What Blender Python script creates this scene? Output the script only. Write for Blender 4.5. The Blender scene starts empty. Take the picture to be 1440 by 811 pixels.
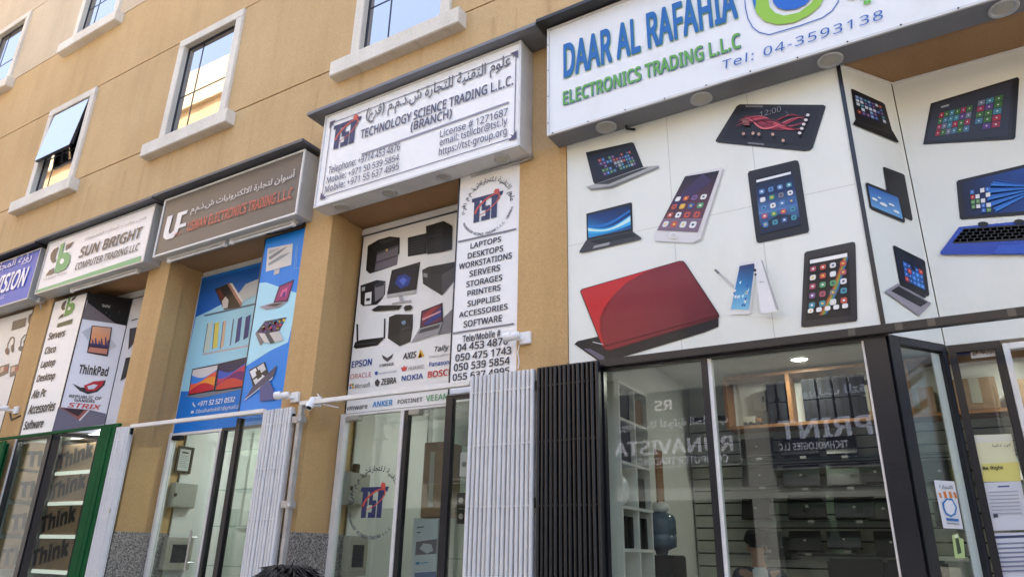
import bpy, bmesh, math, random
from mathutils import Vector, Matrix
random.seed(7)
SC = bpy.context.scene
COL = SC.collection
R = math.radians
# ------------------------------------------------------------------ camera (solved from the vanishing points of the facade)
CAM = Vector((0.0, -5.0, 1.6))
FPX, PX, PY = 990.0, 720.0, 405.5          # focal length and principal point in pixels of the 1440 px wide photograph
_up = Vector((775 - PX, -2220 - PY, FPX)).normalized()
_le = Vector((-1030 - PX, 742 - PY, FPX)).normalized()
_le = (_le - _up * _up.dot(_le)).normalized()
AX, AZ = -_le, _up
AY = AZ.cross(AX)
if AY.z < 0:
    AY = -AY
cd = bpy.data.cameras.new('camera')
cam = bpy.data.objects.new('camera', cd)
COL.objects.link(cam)
right = Vector((AX.x, AY.x, AZ.x)); down = Vector((AX.y, AY.y, AZ.y)); fwd = Vector((AX.z, AY.z, AZ.z))
m = Matrix.Identity(4)
for i in range(3):
    m[i][0] = right[i]; m[i][1] = -down[i]; m[i][2] = -fwd[i]; m[i][3] = CAM[i]
cam.matrix_world = m
cd.sensor_fit = 'HORIZONTAL'; cd.sensor_width = 36.0; cd.lens = FPX / 1440 * 36
cd.clip_start = 0.05; cd.clip_end = 2000
SC.camera = cam
# ------------------------------------------------------------------ daylight
SUN_EL, SUN_AZ = R(63), R(-14)              # the sun stands behind the building: the facade is in open shade
w = bpy.data.worlds.new('World'); SC.world = w; w.use_nodes = True
nt = w.node_tree
sky = nt.nodes.new('ShaderNodeTexSky'); sky.sky_type = 'NISHITA'; sky.sun_disc = False
sky.sun_elevation = SUN_EL; sky.sun_rotation = SUN_AZ; sky.air_density = 1.0; sky.dust_density = 6.0; sky.ozone_density = 0.75
bg = nt.nodes['Background']; bg.inputs['Strength'].default_value = 0.15
nt.links.new(sky.outputs[0], bg.inputs['Color'])
sd = bpy.data.lights.new('sun', 'SUN'); sd.energy = 4.0; sd.angle = R(0.5); sd.color = (1.0, 0.95, 0.87)
sun = bpy.data.objects.new('sun', sd); COL.objects.link(sun)
sdir = Vector((math.sin(SUN_AZ) * math.cos(SUN_EL), math.cos(SUN_AZ) * math.cos(SUN_EL), math.sin(SUN_EL)))
sun.rotation_euler = sdir.to_track_quat('Z', 'Y').to_euler(); sun.location = (0, 30, 40)
SC.view_settings.view_transform = 'Standard'; SC.view_settings.look = 'None'
SC.view_settings.gamma = 1.0; SC.view_settings.use_curve_mapping = False
SC.view_settings.exposure = 2.42
SC.cycles.max_bounces = 8; SC.cycles.transparent_max_bounces = 16; SC.cycles.caustics_reflective = False; SC.cycles.caustics_refractive = False
SC.cycles.sample_clamp_indirect = 6.0

# ------------------------------------------------------------------ photograph pixel -> point on a real vertical plane
def ray(px, py):
    c = Vector((px - PX, py - PY, FPX))
    return Vector((AX.dot(c), AY.dot(c), AZ.dot(c)))
class Plane:
    """vertical plane through (x, y) along the horizontal direction d; its front is to the right-hand side of d"""
    def __init__(s, x, y, dx=1.0, dy=0.0):
        l = math.hypot(dx, dy); s.o = Vector((x, y, 0)); s.d = Vector((dx / l, dy / l, 0)); s.n = Vector((dy / l, -dx / l, 0))
    def uz(s, px, py):
        r = ray(px, py); t = (s.o - CAM).dot(s.n) / r.dot(s.n); p = CAM + r * t
        return (p - s.o).dot(s.d), p.z
    def pt(s, u, z, lift=0.0):
        v = s.o + s.d * u + s.n * lift; return Vector((v.x, v.y, z))
def at(px, py, y):
    r = ray(px, py); return CAM + r * ((y - CAM.y) / r.y)
def at_z(px, py, z):
    r = ray(px, py); return CAM + r * ((z - CAM.z) / r.z)
def Z(ox, oy, s):                            # a measuring frame: coordinates in an enlarged crop of the photograph
    return lambda p: (ox + p[0] / s, oy + p[1] / s)
ID = lambda p: p

# ------------------------------------------------------------------ objects, things, parts
def tag(o, label=None, cat=None, group=None, kind=None):
    if label: o['label'] = label
    if cat: o['category'] = cat
    if group: o['group'] = group
    if kind: o['kind'] = kind
    return o
def thing(name, loc, label, cat, group=None):
    o = bpy.data.objects.new(name, None); COL.objects.link(o); o.location = loc; o.empty_display_size = 0.1
    return tag(o, label, cat, group)
def link_mesh(name, me, parent=None):
    o = bpy.data.objects.new(name, me); COL.objects.link(o)
    if parent is not None:
        root = parent; off = Vector((0, 0, 0))
        while root is not None:
            off += root.location; root = root.parent
        me.transform(Matrix.Translation(-off)); o.parent = parent
    return o
class MB:
    def __init__(s): s.v = []; s.f = []; s.smooth = []; s.mi = []; s.cur = 0
    def add(s, vs, fs, smooth=False):
        b = len(s.v); s.v += [tuple(p) for p in vs]
        for f in fs: s.f.append([b + i for i in f]); s.smooth.append(smooth); s.mi.append(s.cur)
        return s
    def box(s, x0, x1, y0, y1, z0, z1):
        x0, x1 = min(x0, x1), max(x0, x1); y0, y1 = min(y0, y1), max(y0, y1); z0, z1 = min(z0, z1), max(z0, z1)
        return s.add([(x0,y0,z0),(x1,y0,z0),(x1,y1,z0),(x0,y1,z0),(x0,y0,z1),(x1,y0,z1),(x1,y1,z1),(x0,y1,z1)],
                     [(0,3,2,1),(4,5,6,7),(0,1,5,4),(1,2,6,5),(2,3,7,6),(3,0,4,7)])
    def obox(s, pl, u0, u1, z0, z1, l0, l1):  # box in a plane's own coordinates, l = distance in front of it
        P = [pl.pt(u, z, l) for l in (l0, l1) for (u, z) in ((u0,z0),(u1,z0),(u1,z1),(u0,z1))]
        return s.add(P, [(0,3,2,1),(4,5,6,7),(0,1,5,4),(1,2,6,5),(2,3,7,6),(3,0,4,7)])
    def prism(s, pts, h):                     # polygon extruded by vector h
        n = len(pts); h = Vector(h)
        vs = [Vector(p) for p in pts] + [Vector(p) + h for p in pts]
        return s.add(vs, [tuple(range(n))[::-1], tuple(range(n, 2*n))] + [(i, (i+1) % n, n + (i+1) % n, n + i) for i in range(n)])
    def tube(s, path, r, n=10, caps=True):
        path = [Vector(p) for p in path]; rings = []
        for i, p in enumerate(path):
            a = path[max(i-1, 0)]; b = path[min(i+1, len(path)-1)]; t = (b - a).normalized()
            ref = Vector((0,0,1)) if abs(t.z) < 0.9 else Vector((1,0,0))
            x = t.cross(ref).normalized(); y = t.cross(x); rr = r[i] if isinstance(r, (list, tuple)) else r
            rings.append([p + x * (rr * math.cos(2*math.pi*k/n)) + y * (rr * math.sin(2*math.pi*k/n)) for k in range(n)])
        vs = [q for g in rings for q in g]; fs = []
        for i in range(len(rings)-1):
            for k in range(n): fs.append((i*n+k, i*n+(k+1) % n, (i+1)*n+(k+1) % n, (i+1)*n+k))
        s.add(vs, fs, True)
        if caps: s.add(rings[0], [tuple(range(n))]); s.add(rings[-1], [tuple(range(n))[::-1]])
        return s
    def ball(s, c, rx, ry, rz, nu=14, nv=9):
        vs = []; fs = []
        for j in range(nv+1):
            a = math.pi * j / nv
            for k in range(nu):
                b = 2*math.pi*k/nu; vs.append((c[0]+rx*math.sin(a)*math.cos(b), c[1]+ry*math.sin(a)*math.sin(b), c[2]+rz*math.cos(a)))
        for j in range(nv):
            for k in range(nu): fs.append((j*nu+k, j*nu+(k+1) % nu, (j+1)*nu+(k+1) % nu, (j+1)*nu+k))
        return s.add(vs, fs, True)
    def build(s, name, mat, parent=None, bevel=0.0):
        me = bpy.data.meshes.new(name); me.from_pydata(s.v, [], s.f); me.validate(); 
        for mm in (mat if isinstance(mat, (list, tuple)) else [mat]): me.materials.append(mm)
        if len(me.polygons) == len(s.smooth):
            me.polygons.foreach_set('use_smooth', s.smooth); me.polygons.foreach_set('material_index', s.mi)
        bm = bmesh.new(); bm.from_mesh(me); bmesh.ops.recalc_face_normals(bm, faces=bm.faces)
        if bevel > 0:
            bmesh.ops.bevel(bm, geom=list(bm.edges), offset=bevel, segments=2, affect='EDGES', clamp_overlap=True)
        bm.to_mesh(me); bm.free()
        return link_mesh(name, me, parent)

# ------------------------------------------------------------------ materials (procedural)
def s2l(c): 
    return tuple((x/12.92 if x <= 0.04045 else ((x+0.055)/1.055)**2.4) for x in (v/255.0 for v in c))
def new_mat(name):
    m = bpy.data.materials.new(name); m.use_nodes = True; return m, m.node_tree, m.node_tree.nodes['Principled BSDF']
def grain(nt, scale, detail=4, rough=0.6, vec=None):
    n = nt.nodes.new('ShaderNodeTexNoise'); n.inputs['Scale'].default_value = scale; n.inputs['Detail'].default_value = detail; n.inputs['Roughness'].default_value = rough
    if vec is not None: nt.links.new(vec, n.inputs['Vector'])
    return n
def obj_co(nt, sc=None):
    g = nt.nodes.new('ShaderNodeNewGeometry')
    if sc is None: return g.outputs['Position']
    mp = nt.nodes.new('ShaderNodeMapping'); mp.inputs['Scale'].default_value = sc; nt.links.new(g.outputs['Position'], mp.inputs['Vector']); return mp.outputs[0]
def ramp(nt, fac, a, b, lo=0.3, hi=0.7):
    r = nt.nodes.new('ShaderNodeValToRGB'); r.color_ramp.elements[0].position = lo; r.color_ramp.elements[1].position = hi
    r.color_ramp.elements[0].color = (*a, 1); r.color_ramp.elements[1].color = (*b, 1); nt.links.new(fac, r.inputs[0]); return r
def bump(nt, p, h, strength, dist=0.01):
    b = nt.nodes.new('ShaderNodeBump'); b.inputs['Strength'].default_value = strength; b.inputs['Distance'].default_value = dist
    nt.links.new(h, b.inputs['Height']); nt.links.new(b.outputs[0], p.inputs['Normal'])
def mix(nt, f, a, b, mode='MULTIPLY'):
    n = nt.nodes.new('ShaderNodeMix'); n.data_type = 'RGBA'; n.blend_type = mode
    if isinstance(f, float): n.inputs[0].default_value = f
    else: nt.links.new(f, n.inputs[0])
    nt.links.new(a, n.inputs[6]); nt.links.new(b, n.inputs[7]); return n.outputs[2]
def plain(name, c, rough=0.5, metal=0.0, var=0.12, scale=6.0, bmp=0.0, bscale=80.0, spec=0.5):
    m, nt, p = new_mat(name); co = obj_co(nt)
    n = grain(nt, scale, 5, 0.65, co); r = ramp(nt, n.outputs[0], tuple(x*(1-var) for x in c), tuple(min(1, x*(1+var*0.6)) for x in c))
    nt.links.new(r.outputs[0], p.inputs['Base Color']); p.inputs['Roughness'].default_value = rough; p.inputs['Metallic'].default_value = metal
    p.inputs['Specular IOR Level'].default_value = spec
    if bmp: bump(nt, p, grain(nt, bscale, 4, 0.6, co).outputs[0], bmp, 0.004)
    return m
def stucco(name, c, c2):
    m, nt, p = new_mat(name); co = obj_co(nt)
    big = grain(nt, 0.55, 5, 0.6, co); r1 = ramp(nt, big.outputs[0], c2, c, 0.32, 0.66)
    streak = grain(nt, 1.0, 5, 0.65, obj_co(nt, (2.4, 1, 0.22))); r2 = ramp(nt, streak.outputs[0], (0.90, 0.89, 0.87), (1, 1, 1), 0.30, 0.56)
    fine = grain(nt, 60, 3, 0.7, co); r3 = ramp(nt, fine.outputs[0], (0.87, 0.86, 0.84), (1.05, 1.05, 1.05), 0.33, 0.66)
    run = grain(nt, 1.0, 4, 0.6, obj_co(nt, (6.5, 1, 0.16))); r4 = ramp(nt, run.outputs[0], (1, 1, 1), (0.80, 0.77, 0.73), 0.56, 0.72)
    g = nt.nodes.new('ShaderNodeNewGeometry'); sp = nt.nodes.new('ShaderNodeSeparateXYZ'); nt.links.new(g.outputs['Position'], sp.inputs[0])
    mr = nt.nodes.new('ShaderNodeMapRange'); nt.links.new(sp.outputs['Z'], mr.inputs['Value'])   # run-off dirt hangs from the sill line
    for i, v in ((1, 5.9), (2, 7.15), (3, 0.25), (4, 1.0)): mr.inputs[i].default_value = v
    c_ = mix(nt, 1.0, mix(nt, 1.0, r1.outputs[0], r2.outputs[0]), r3.outputs[0])
    lt = nt.nodes.new('ShaderNodeMath'); lt.operation = 'LESS_THAN'; nt.links.new(sp.outputs['Z'], lt.inputs[0]); lt.inputs[1].default_value = 7.2
    ml = nt.nodes.new('ShaderNodeMath'); ml.operation = 'MULTIPLY'; nt.links.new(mr.outputs[0], ml.inputs[0]); nt.links.new(lt.outputs[0], ml.inputs[1])
    c_ = mix(nt, ml.outputs[0], c_, r4.outputs[0])
    nt.links.new(c_, p.inputs['Base Color']); p.inputs['Roughness'].default_value = 0.92; p.inputs['Specular IOR Level'].default_value = 0.2
    bump(nt, p, grain(nt, 75, 4, 0.7, co).outputs[0], 0.45, 0.006); return m
M = {}
M['stucco'] = stucco('stucco_ochre', (0.555, 0.395, 0.215), (0.505, 0.35, 0.18))
M['stucco_pier'] = stucco('stucco_pier', (0.57, 0.385, 0.185), (0.515, 0.34, 0.155))
M['stucco_pale'] = stucco('stucco_beige', (0.58, 0.485, 0.355), (0.51, 0.42, 0.31))
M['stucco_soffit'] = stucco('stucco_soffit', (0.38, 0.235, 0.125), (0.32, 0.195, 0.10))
m, nt, p = new_mat('granite'); co = obj_co(nt)
v = nt.nodes.new('ShaderNodeTexVoronoi'); v.inputs['Scale'].default_value = 85; nt.links.new(co, v.inputs['Vector'])
r = nt.nodes.new('ShaderNodeValToRGB'); r.color_ramp.interpolation = 'CONSTANT'
for k, (pos, cc) in enumerate(((0, (0.09,0.08,0.075)), (0.24, (0.20,0.18,0.165)), (0.50, (0.29,0.265,0.24)), (0.80, (0.40,0.375,0.35)))):
    e = r.color_ramp.elements[k] if k < 2 else r.color_ramp.elements.new(pos)
    e.position = pos; e.color = (*cc, 1)
sep = nt.nodes.new('ShaderNodeSeparateColor'); nt.links.new(v.outputs['Color'], sep.inputs[0]); nt.links.new(sep.outputs[0], r.inputs[0])
nt.links.new(r.outputs[0], p.inputs['Base Color']); p.inputs['Roughness'].default_value = 0.35; M['granite'] = m
M['white_paint'] = plain('white_paint', (0.74, 0.73, 0.70), 0.5, var=0.12, scale=3, bmp=0.15)
M['white_stone'] = stucco('window_surround_paint', (0.74, 0.71, 0.65), (0.62, 0.58, 0.52))
M['white_slat'] = plain('white_enamel', (0.66, 0.66, 0.665), 0.42, var=0.06, scale=5)
M['green_slat'] = plain('green_enamel', (0.007, 0.080, 0.026), 0.65, var=0.2, scale=4, spec=0.08)
M['black_slat'] = plain('black_enamel', (0.012, 0.012, 0.014), 0.38, var=0.3, scale=9)
M['black_alu'] = plain('black_aluminium', (0.012, 0.013, 0.018), 0.28, var=0.25, scale=4)
M['grey_panel'] = plain('grey_composite_panel', (0.45, 0.46, 0.46), 0.42, metal=0.3, var=0.16, scale=2.2)
M['grey_light'] = plain('light_composite_panel', (0.60, 0.60, 0.59), 0.45, metal=0.1, var=0.12, scale=3)
M['ledge'] = plain('dark_grey_cladding', (0.085, 0.088, 0.10), 0.5, var=0.2, scale=2)
M['ledge_grey'] = plain('grey_cladding', (0.16, 0.165, 0.185), 0.5, var=0.15, scale=2)
M['ledge_black'] = plain('black_cladding', (0.018, 0.018, 0.02), 0.5, var=0.2, scale=2)
M['steel'] = plain('brushed_steel', (0.55, 0.55, 0.55), 0.3, metal=0.9)
M['galv'] = plain('galvanised_grey', (0.40, 0.39, 0.37), 0.5, var=0.2, metal=0.2)
M['plastic_white'] = plain('white_plastic', (0.78, 0.78, 0.78), 0.35, var=0.06)
M['plastic_black'] = plain('black_plastic', (0.012, 0.012, 0.013), 0.4, var=0.2, spec=.3)
M['plastic_dark'] = plain('charcoal_plastic', (0.018, 0.018, 0.020), 0.6, var=0.2, spec=.15)
M['slat_grey'] = plain('slat_board', (0.42, 0.425, 0.40), 0.6, var=0.12)
M['room_white'] = plain('room_paint', (0.66, 0.68, 0.66), 0.7, var=0.08, scale=1.5)
M['room_ceiling'] = plain('ceiling_tile', (0.66, 0.68, 0.64), 0.8, var=0.08)
M['room_floor'] = plain('floor_tile', (0.40, 0.38, 0.35), 0.35)
M['cabinet_grey'] = plain('cabinet_grey', (0.30, 0.32, 0.29), 0.45, var=0.1)
M['cabinet_beige'] = plain('cabinet_beige', (0.40, 0.38, 0.31), 0.45, var=0.1)
M['cardboard'] = plain('cardboard', (0.30, 0.19, 0.11), 0.8, var=0.18, scale=7)
M['orange_wood'] = plain('orange_wood', (0.30, 0.145, 0.06), 0.5, var=0.25, scale=9)
M['asphalt'] = plain('asphalt', (0.05, 0.05, 0.052), 0.9, var=0.25, scale=30, bmp=0.5)
M['paving'] = plain('paving', (0.42, 0.385, 0.34), 0.85, var=0.2, scale=5, bmp=0.3)
M['ground'] = plain('dusty_ground', (0.30, 0.25, 0.19), 0.95, var=0.2, scale=0.5)
M['road_paint'] = plain('road_paint', (0.7, 0.7, 0.68), 0.7)
M['skin'] = plain('skin', (0.30, 0.16, 0.10), 0.5)
M['hair'] = plain('black_hair', (0.005, 0.005, 0.006), 0.6, var=0.4, scale=40, spec=0.2)
M['shirt_dark'] = plain('navy_cloth', (0.02, 0.025, 0.05), 0.85)
M['shirt_light'] = plain('white_cloth', (0.62, 0.62, 0.63), 0.85)
M['trousers'] = plain('dark_cloth', (0.03, 0.03, 0.035), 0.9)
M['cream'] = stucco('opposite_cream', (0.66, 0.54, 0.36), (0.58, 0.46, 0.30))
M['render_grey'] = plain('opposite_grey_render', (0.11, 0.11, 0.11), 0.9, var=0.25, scale=0.8)
M['lens'] = plain('frosted_lens', (0.42, 0.40, 0.34), 0.4)
M['paper_white'] = plain('card_white', (0.3, 0.3, 0.3), 0.8)
M['bottle'] = plain('water_bottle_blue', (0.11, 0.15, 0.21), 0.15, var=0.1)
M['boxes_dark'] = plain('dark_printed_card', (0.02, 0.022, 0.03), 0.6, var=0.3, scale=12, spec=.2)
# printed vinyl and paper: the ink is the object's own printed colour
def ink_mat(name, rough, coat):
    m, nt, p = new_mat(name); a = nt.nodes.new('ShaderNodeAttribute'); a.attribute_name = 'Ink'
    n = grain(nt, 1.7, 5, 0.65, obj_co(nt, (1, 1, 0.5))); r = ramp(nt, n.outputs[0], (0.92, 0.92, 0.90), (1, 1, 1), 0.28, 0.50)
    nt.links.new(mix(nt, 1.0, a.outputs['Color'], r.outputs[0]), p.inputs['Base Color'])
    p.inputs['Roughness'].default_value = rough; p.inputs['Coat Weight'].default_value = coat; p.inputs['Specular IOR Level'].default_value = 0.35; p.inputs['Coat Roughness'].default_value = 0.08
    w = grain(nt, 1.3, 3, 0.5, obj_co(nt)); bump(nt, p, w.outputs[0], 0.18, 0.03)
    return m
M['vinyl'] = ink_mat('printed_vinyl', 0.45, 0.14)
M['signface'] = ink_mat('sign_face_ink', 0.42, 0.06)
M['paper'] = ink_mat('printed_paper', 0.75, 0.0)
def glass_mat(name, tint, refl=1.0, rough=0.0, f0=0.07):
    m = bpy.data.materials.new(name); m.use_nodes = True; nt = m.node_tree; nt.nodes.clear()
    g = nt.nodes.new('ShaderNodeNewGeometry'); dot = nt.nodes.new('ShaderNodeVectorMath'); dot.operation = 'DOT_PRODUCT'
    nt.links.new(g.outputs['Normal'], dot.inputs[0]); nt.links.new(g.outputs['Incoming'], dot.inputs[1])
    def mth(op, a, b=None):
        k = nt.nodes.new('ShaderNodeMath'); k.operation = op
        for i, q in enumerate((a, b)):
            if q is None: continue
            if isinstance(q, (int, float)): k.inputs[i].default_value = q
            else: nt.links.new(q, k.inputs[i])
        return k.outputs[0]
    c = mth('ABSOLUTE', dot.outputs['Value']); sch = mth('POWER', mth('SUBTRACT', 1.0, c), 5.0)
    f = mth('MULTIPLY', mth('ADD', mth('MULTIPLY', sch, 1 - f0), f0), refl)
    t = nt.nodes.new('ShaderNodeBsdfTransparent'); t.inputs[0].default_value = (*tint, 1)
    gl = nt.nodes.new('ShaderNodeBsdfGlossy'); gl.inputs['Roughness'].default_value = rough; gl.inputs['Color'].default_value = (0.95, 0.97, 1, 1)
    mx = nt.nodes.new('ShaderNodeMixShader'); nt.links.new(f, mx.inputs[0]); nt.links.new(t.outputs[0], mx.inputs[1]); nt.links.new(gl.outputs[0], mx.inputs[2])
    o = nt.nodes.new('ShaderNodeOutputMaterial'); nt.links.new(mx.outputs[0], o.inputs[0]); return m
M['glass'] = glass_mat('shop_glass', (0.90, 0.94, 0.91))
M['shelf_glass'] = glass_mat('shelf_glass', (0.80, 0.90, 0.84))
m = bpy.data.materials.new('mirror_glazing'); m.use_nodes = True; nt = m.node_tree; nt.nodes.clear()
gl = nt.nodes.new('ShaderNodeBsdfGlossy'); gl.inputs['Roughness'].default_value = 0.015; gl.inputs['Color'].default_value = (0.57, 0.56, 0.58, 1)
df = nt.nodes.new('ShaderNodeBsdfDiffuse'); df.inputs[0].default_value = (0.03, 0.035, 0.04, 1)
mx = nt.nodes.new('ShaderNodeMixShader'); mx.inputs[0].default_value = 0.86; o = nt.nodes.new('ShaderNodeOutputMaterial')
nt.links.new(df.outputs[0], mx.inputs[1]); nt.links.new(gl.outputs[0], mx.inputs[2]); nt.links.new(mx.outputs[0], o.inputs[0])
wv = grain(nt, 0.9, 2, 0.4, obj_co(nt)); b = nt.nodes.new('ShaderNodeBump'); b.inputs['Strength'].default_value = 0.05; b.inputs['Distance'].default_value = 0.02
nt.links.new(wv.outputs[0], b.inputs['Height']); nt.links.new(b.outputs[0], gl.inputs['Normal']); M['mirror'] = m
def lamp_mat(name, c, s):
    m = bpy.data.materials.new(name); m.use_nodes = True; nt = m.node_tree; p = nt.nodes['Principled BSDF']
    p.inputs['Base Color'].default_value = (0.8, 0.8, 0.8, 1); p.inputs['Emission Color'].default_value = (*c, 1); p.inputs['Emission Strength'].default_value = s; return m
M['lamp'] = lamp_mat('lit_diffuser', (1.0, 0.97, 0.88), 3.0)
M['strip'] = lamp_mat('painted_shelf_glow', (0.93, 1.0, 0.86), 0.10)  # glow put into the white shelf fronts, which are no lamps

# ------------------------------------------------------------------ printing: flat inked shapes on a real plane
def colour_mesh(name, verts, faces, cols, mat, parent):
    me = bpy.data.meshes.new(name); me.from_pydata([tuple(v) for v in verts], [], faces); me.materials.append(mat)
    a = me.color_attributes.new('Ink', 'FLOAT_COLOR', 'POINT')
    for i, c in enumerate(cols): a.data[i].color = (*c, 1)
    return link_mesh(name, me, parent)
class Print:
    def __init__(s, plane, frame=ID, base=0.0045, step=0.0012):
        s.pl = plane; s.fr = frame; s.v = []; s.f = []; s.c = []; s.base = base; s.step = step; s.n = 0
    def add_uz(s, pts, col, layer=None):      # points already in plane coordinates
        if layer is None: s.n += 1; layer = s.n
        lift = s.base + s.step * layer; b = len(s.v)
        cols = col if isinstance(col[0], (tuple, list)) else [col] * len(pts)
        for (u, z), c in zip(pts, cols): s.v.append(s.pl.pt(u, z, lift)); s.c.append(tuple(min(0.82, x) for x in s2l(c)))
        s.f.append(list(range(b, b + len(pts)))); return s
    def poly(s, pts, col, layer=None): return s.add_uz([s.pl.uz(*s.fr(p)) for p in pts], col, layer)
    def ell(s, c, rx, ry, col, layer=None, n=20, a0=0, a1=360, rot=0):
        pts = []
        for k in range(n):
            a = R(a0 + (a1 - a0) * k / (n if a1 - a0 == 360 else n - 1)); x = rx * math.cos(a); y = ry * math.sin(a)
            pts.append((c[0] + x * math.cos(R(rot)) - y * math.sin(R(rot)), c[1] + x * math.sin(R(rot)) + y * math.cos(R(rot))))
        return s.poly(pts, col, layer)
    def line(s, pts, wd, col, layer=None):
        if layer is None: s.n += 1; layer = s.n
        for a, b in zip(pts[:-1], pts[1:]):
            dx, dy = b[0]-a[0], b[1]-a[1]; l = math.hypot(dx, dy) or 1; nx, ny = -dy/l*wd/2, dx/l*wd/2
            s.poly([(a[0]+nx, a[1]+ny), (b[0]+nx, b[1]+ny), (b[0]-nx, b[1]-ny), (a[0]-nx, a[1]-ny)], col, layer)
        return s
    def build(s, name, parent, mat='vinyl'):
        return colour_mesh(name, s.v, s.f, s.c, M[mat], parent)
class Quad:                                  # homography: unit square (v downwards) -> four points TL TR BR BL
    def __init__(s, q):
        (x0,y0),(x1,y1),(x2,y2),(x3,y3) = q
        dx1, dx2, sx = x1-x2, x3-x2, x0-x1+x2-x3; dy1, dy2, sy = y1-y2, y3-y2, y0-y1+y2-y3
        d = dx1*dy2 - dx2*dy1; g = (sx*dy2 - dx2*sy)/d; h = (dx1*sy - sx*dy1)/d
        s.a = (x1-x0+g*x1, x3-x0+h*x3, x0, y1-y0+g*y1, y3-y0+h*y3, y0, g, h)
    def __call__(s, u, v):
        a = s.a; w = a[6]*u + a[7]*v + 1; return ((a[0]*u+a[1]*v+a[2])/w, (a[3]*u+a[4]*v+a[5])/w)
    def rect(s, u0, v0, u1, v1): return [s(u0,v0), s(u1,v0), s(u1,v1), s(u0,v1)]
PAL = [(226,226,226),(84,132,184),(190,84,70),(88,150,104),(214,172,84),(60,92,150),(126,92,140),(220,220,216),(70,140,160),(216,216,220),(120,120,126),(170,84,100)]
def icons(pr, q, u0, v0, u1, v1, nx, ny, fill=0.62, pal=PAL, asp=1.0, skip=0.0):
    L = pr.n + 1; pr.n += 1
    for j in range(ny):
        for i in range(nx):
            if random.random() < skip: continue
            cu = u0 + (u1-u0)*(i+.5)/nx; cv = v0 + (v1-v0)*(j+.5)/ny; du = (u1-u0)/nx*fill/2; dv = (v1-v0)/ny*fill/2*asp
            pr.poly([q(cu-du*.6,cv-dv), q(cu+du*.6,cv-dv), q(cu+du,cv-dv*.6), q(cu+du,cv+dv*.6), q(cu+du*.6,cv+dv), q(cu-du*.6,cv+dv), q(cu-du,cv+dv*.6), q(cu-du,cv-dv*.6)], random.choice(pal), L)
            pr.poly(q_rect(q, cu-du*.35, cv-dv*.3, cu+du*.35, cv+dv*.3), random.choice([(250,250,250),(40,60,90),(240,200,80)]), L+1)
    pr.n += 1
def q_rect(q, a, b, c, d): return q.rect(a, b, c, d)
def tiles(pr, q, u0, v0, u1, v1, nx, ny, pal, gap=0.12, skip=0.15):
    L = pr.n + 1; pr.n += 2
    for j in range(ny):
        for i in range(nx):
            if random.random() < skip: continue
            a = u0 + (u1-u0)*i/nx; b = u0 + (u1-u0)*(i+1-gap)/nx; c = v0 + (v1-v0)*j/ny; d = v0 + (v1-v0)*(j+1-gap)/ny
            pr.poly(q.rect(a, c, b, d), random.choice(pal), L)
            pr.poly(q.rect(a*.6+b*.4, c*.6+d*.4, a*.4+b*.6, c*.4+d*.6), (235,235,235), L+1)
TP = [(70,120,150),(160,40,60),(60,110,50),(90,60,130),(60,130,150),(150,50,80),(110,120,140)]

# ------------------------------------------------------------------ lettering
AF = {'ا':(0xfe8d,0xfe8e),'أ':(0xfe83,0xfe84),'ب':0xfe8f,'ة':(0xfe93,0xfe94),'ت':0xfe95,'ث':0xfe99,'ج':0xfe9d,'ح':0xfea1,'خ':0xfea5,'د':(0xfea9,0xfeaa),'ذ':(0xfeab,0xfeac),'ر':(0xfead,0xfeae),'ز':(0xfeaf,0xfeb0),'س':0xfeb1,'ش':0xfeb5,'ص':0xfeb9,'ط':0xfec1,'ع':0xfec9,'غ':0xfecd,'ف':0xfed1,'ق':0xfed5,'ك':0xfed9,'ل':0xfedd,'م':0xfee1,'ن':0xfee5,'ه':0xfee9,'و':(0xfeed,0xfeee),'ي':0xfef1,'ى':(0xfeef,0xfef0),'ؤ':(0xfe85,0xfe86)}
def arabic(s):                               # joins the letters and puts them in visual order
    s = s.replace('لا', '\ue000'); out = []
    jn = lambda c: c in AF and not isinstance(AF[c], tuple)
    for i, c in enumerate(s):
        prev = i > 0 and jn(s[i-1]); nx = i+1 < len(s) and (s[i+1] in AF or s[i+1] == '\ue000')
        if c == '\ue000': out.append(chr(0xfefc if prev else 0xfefb))
        elif c in AF:
            f = AF[c]; out.append(chr((f[1] if prev else f[0]) if isinstance(f, tuple) else f + (3 if prev and nx else 1 if prev else 2 if nx else 0)))
        else: out.append({'(': ')', ')': '('}.get(c, c))
    return ''.join(reversed(out))
_tc = {}
try:                                         # a plain sans face that ships inside Blender; the built-in one serves if it is missing
    FONT = bpy.data.fonts.load(bpy.utils.resource_path('LOCAL') + '/datafiles/fonts/NotoSansMath-Regular.woff2')
except Exception:
    FONT = None
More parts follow.
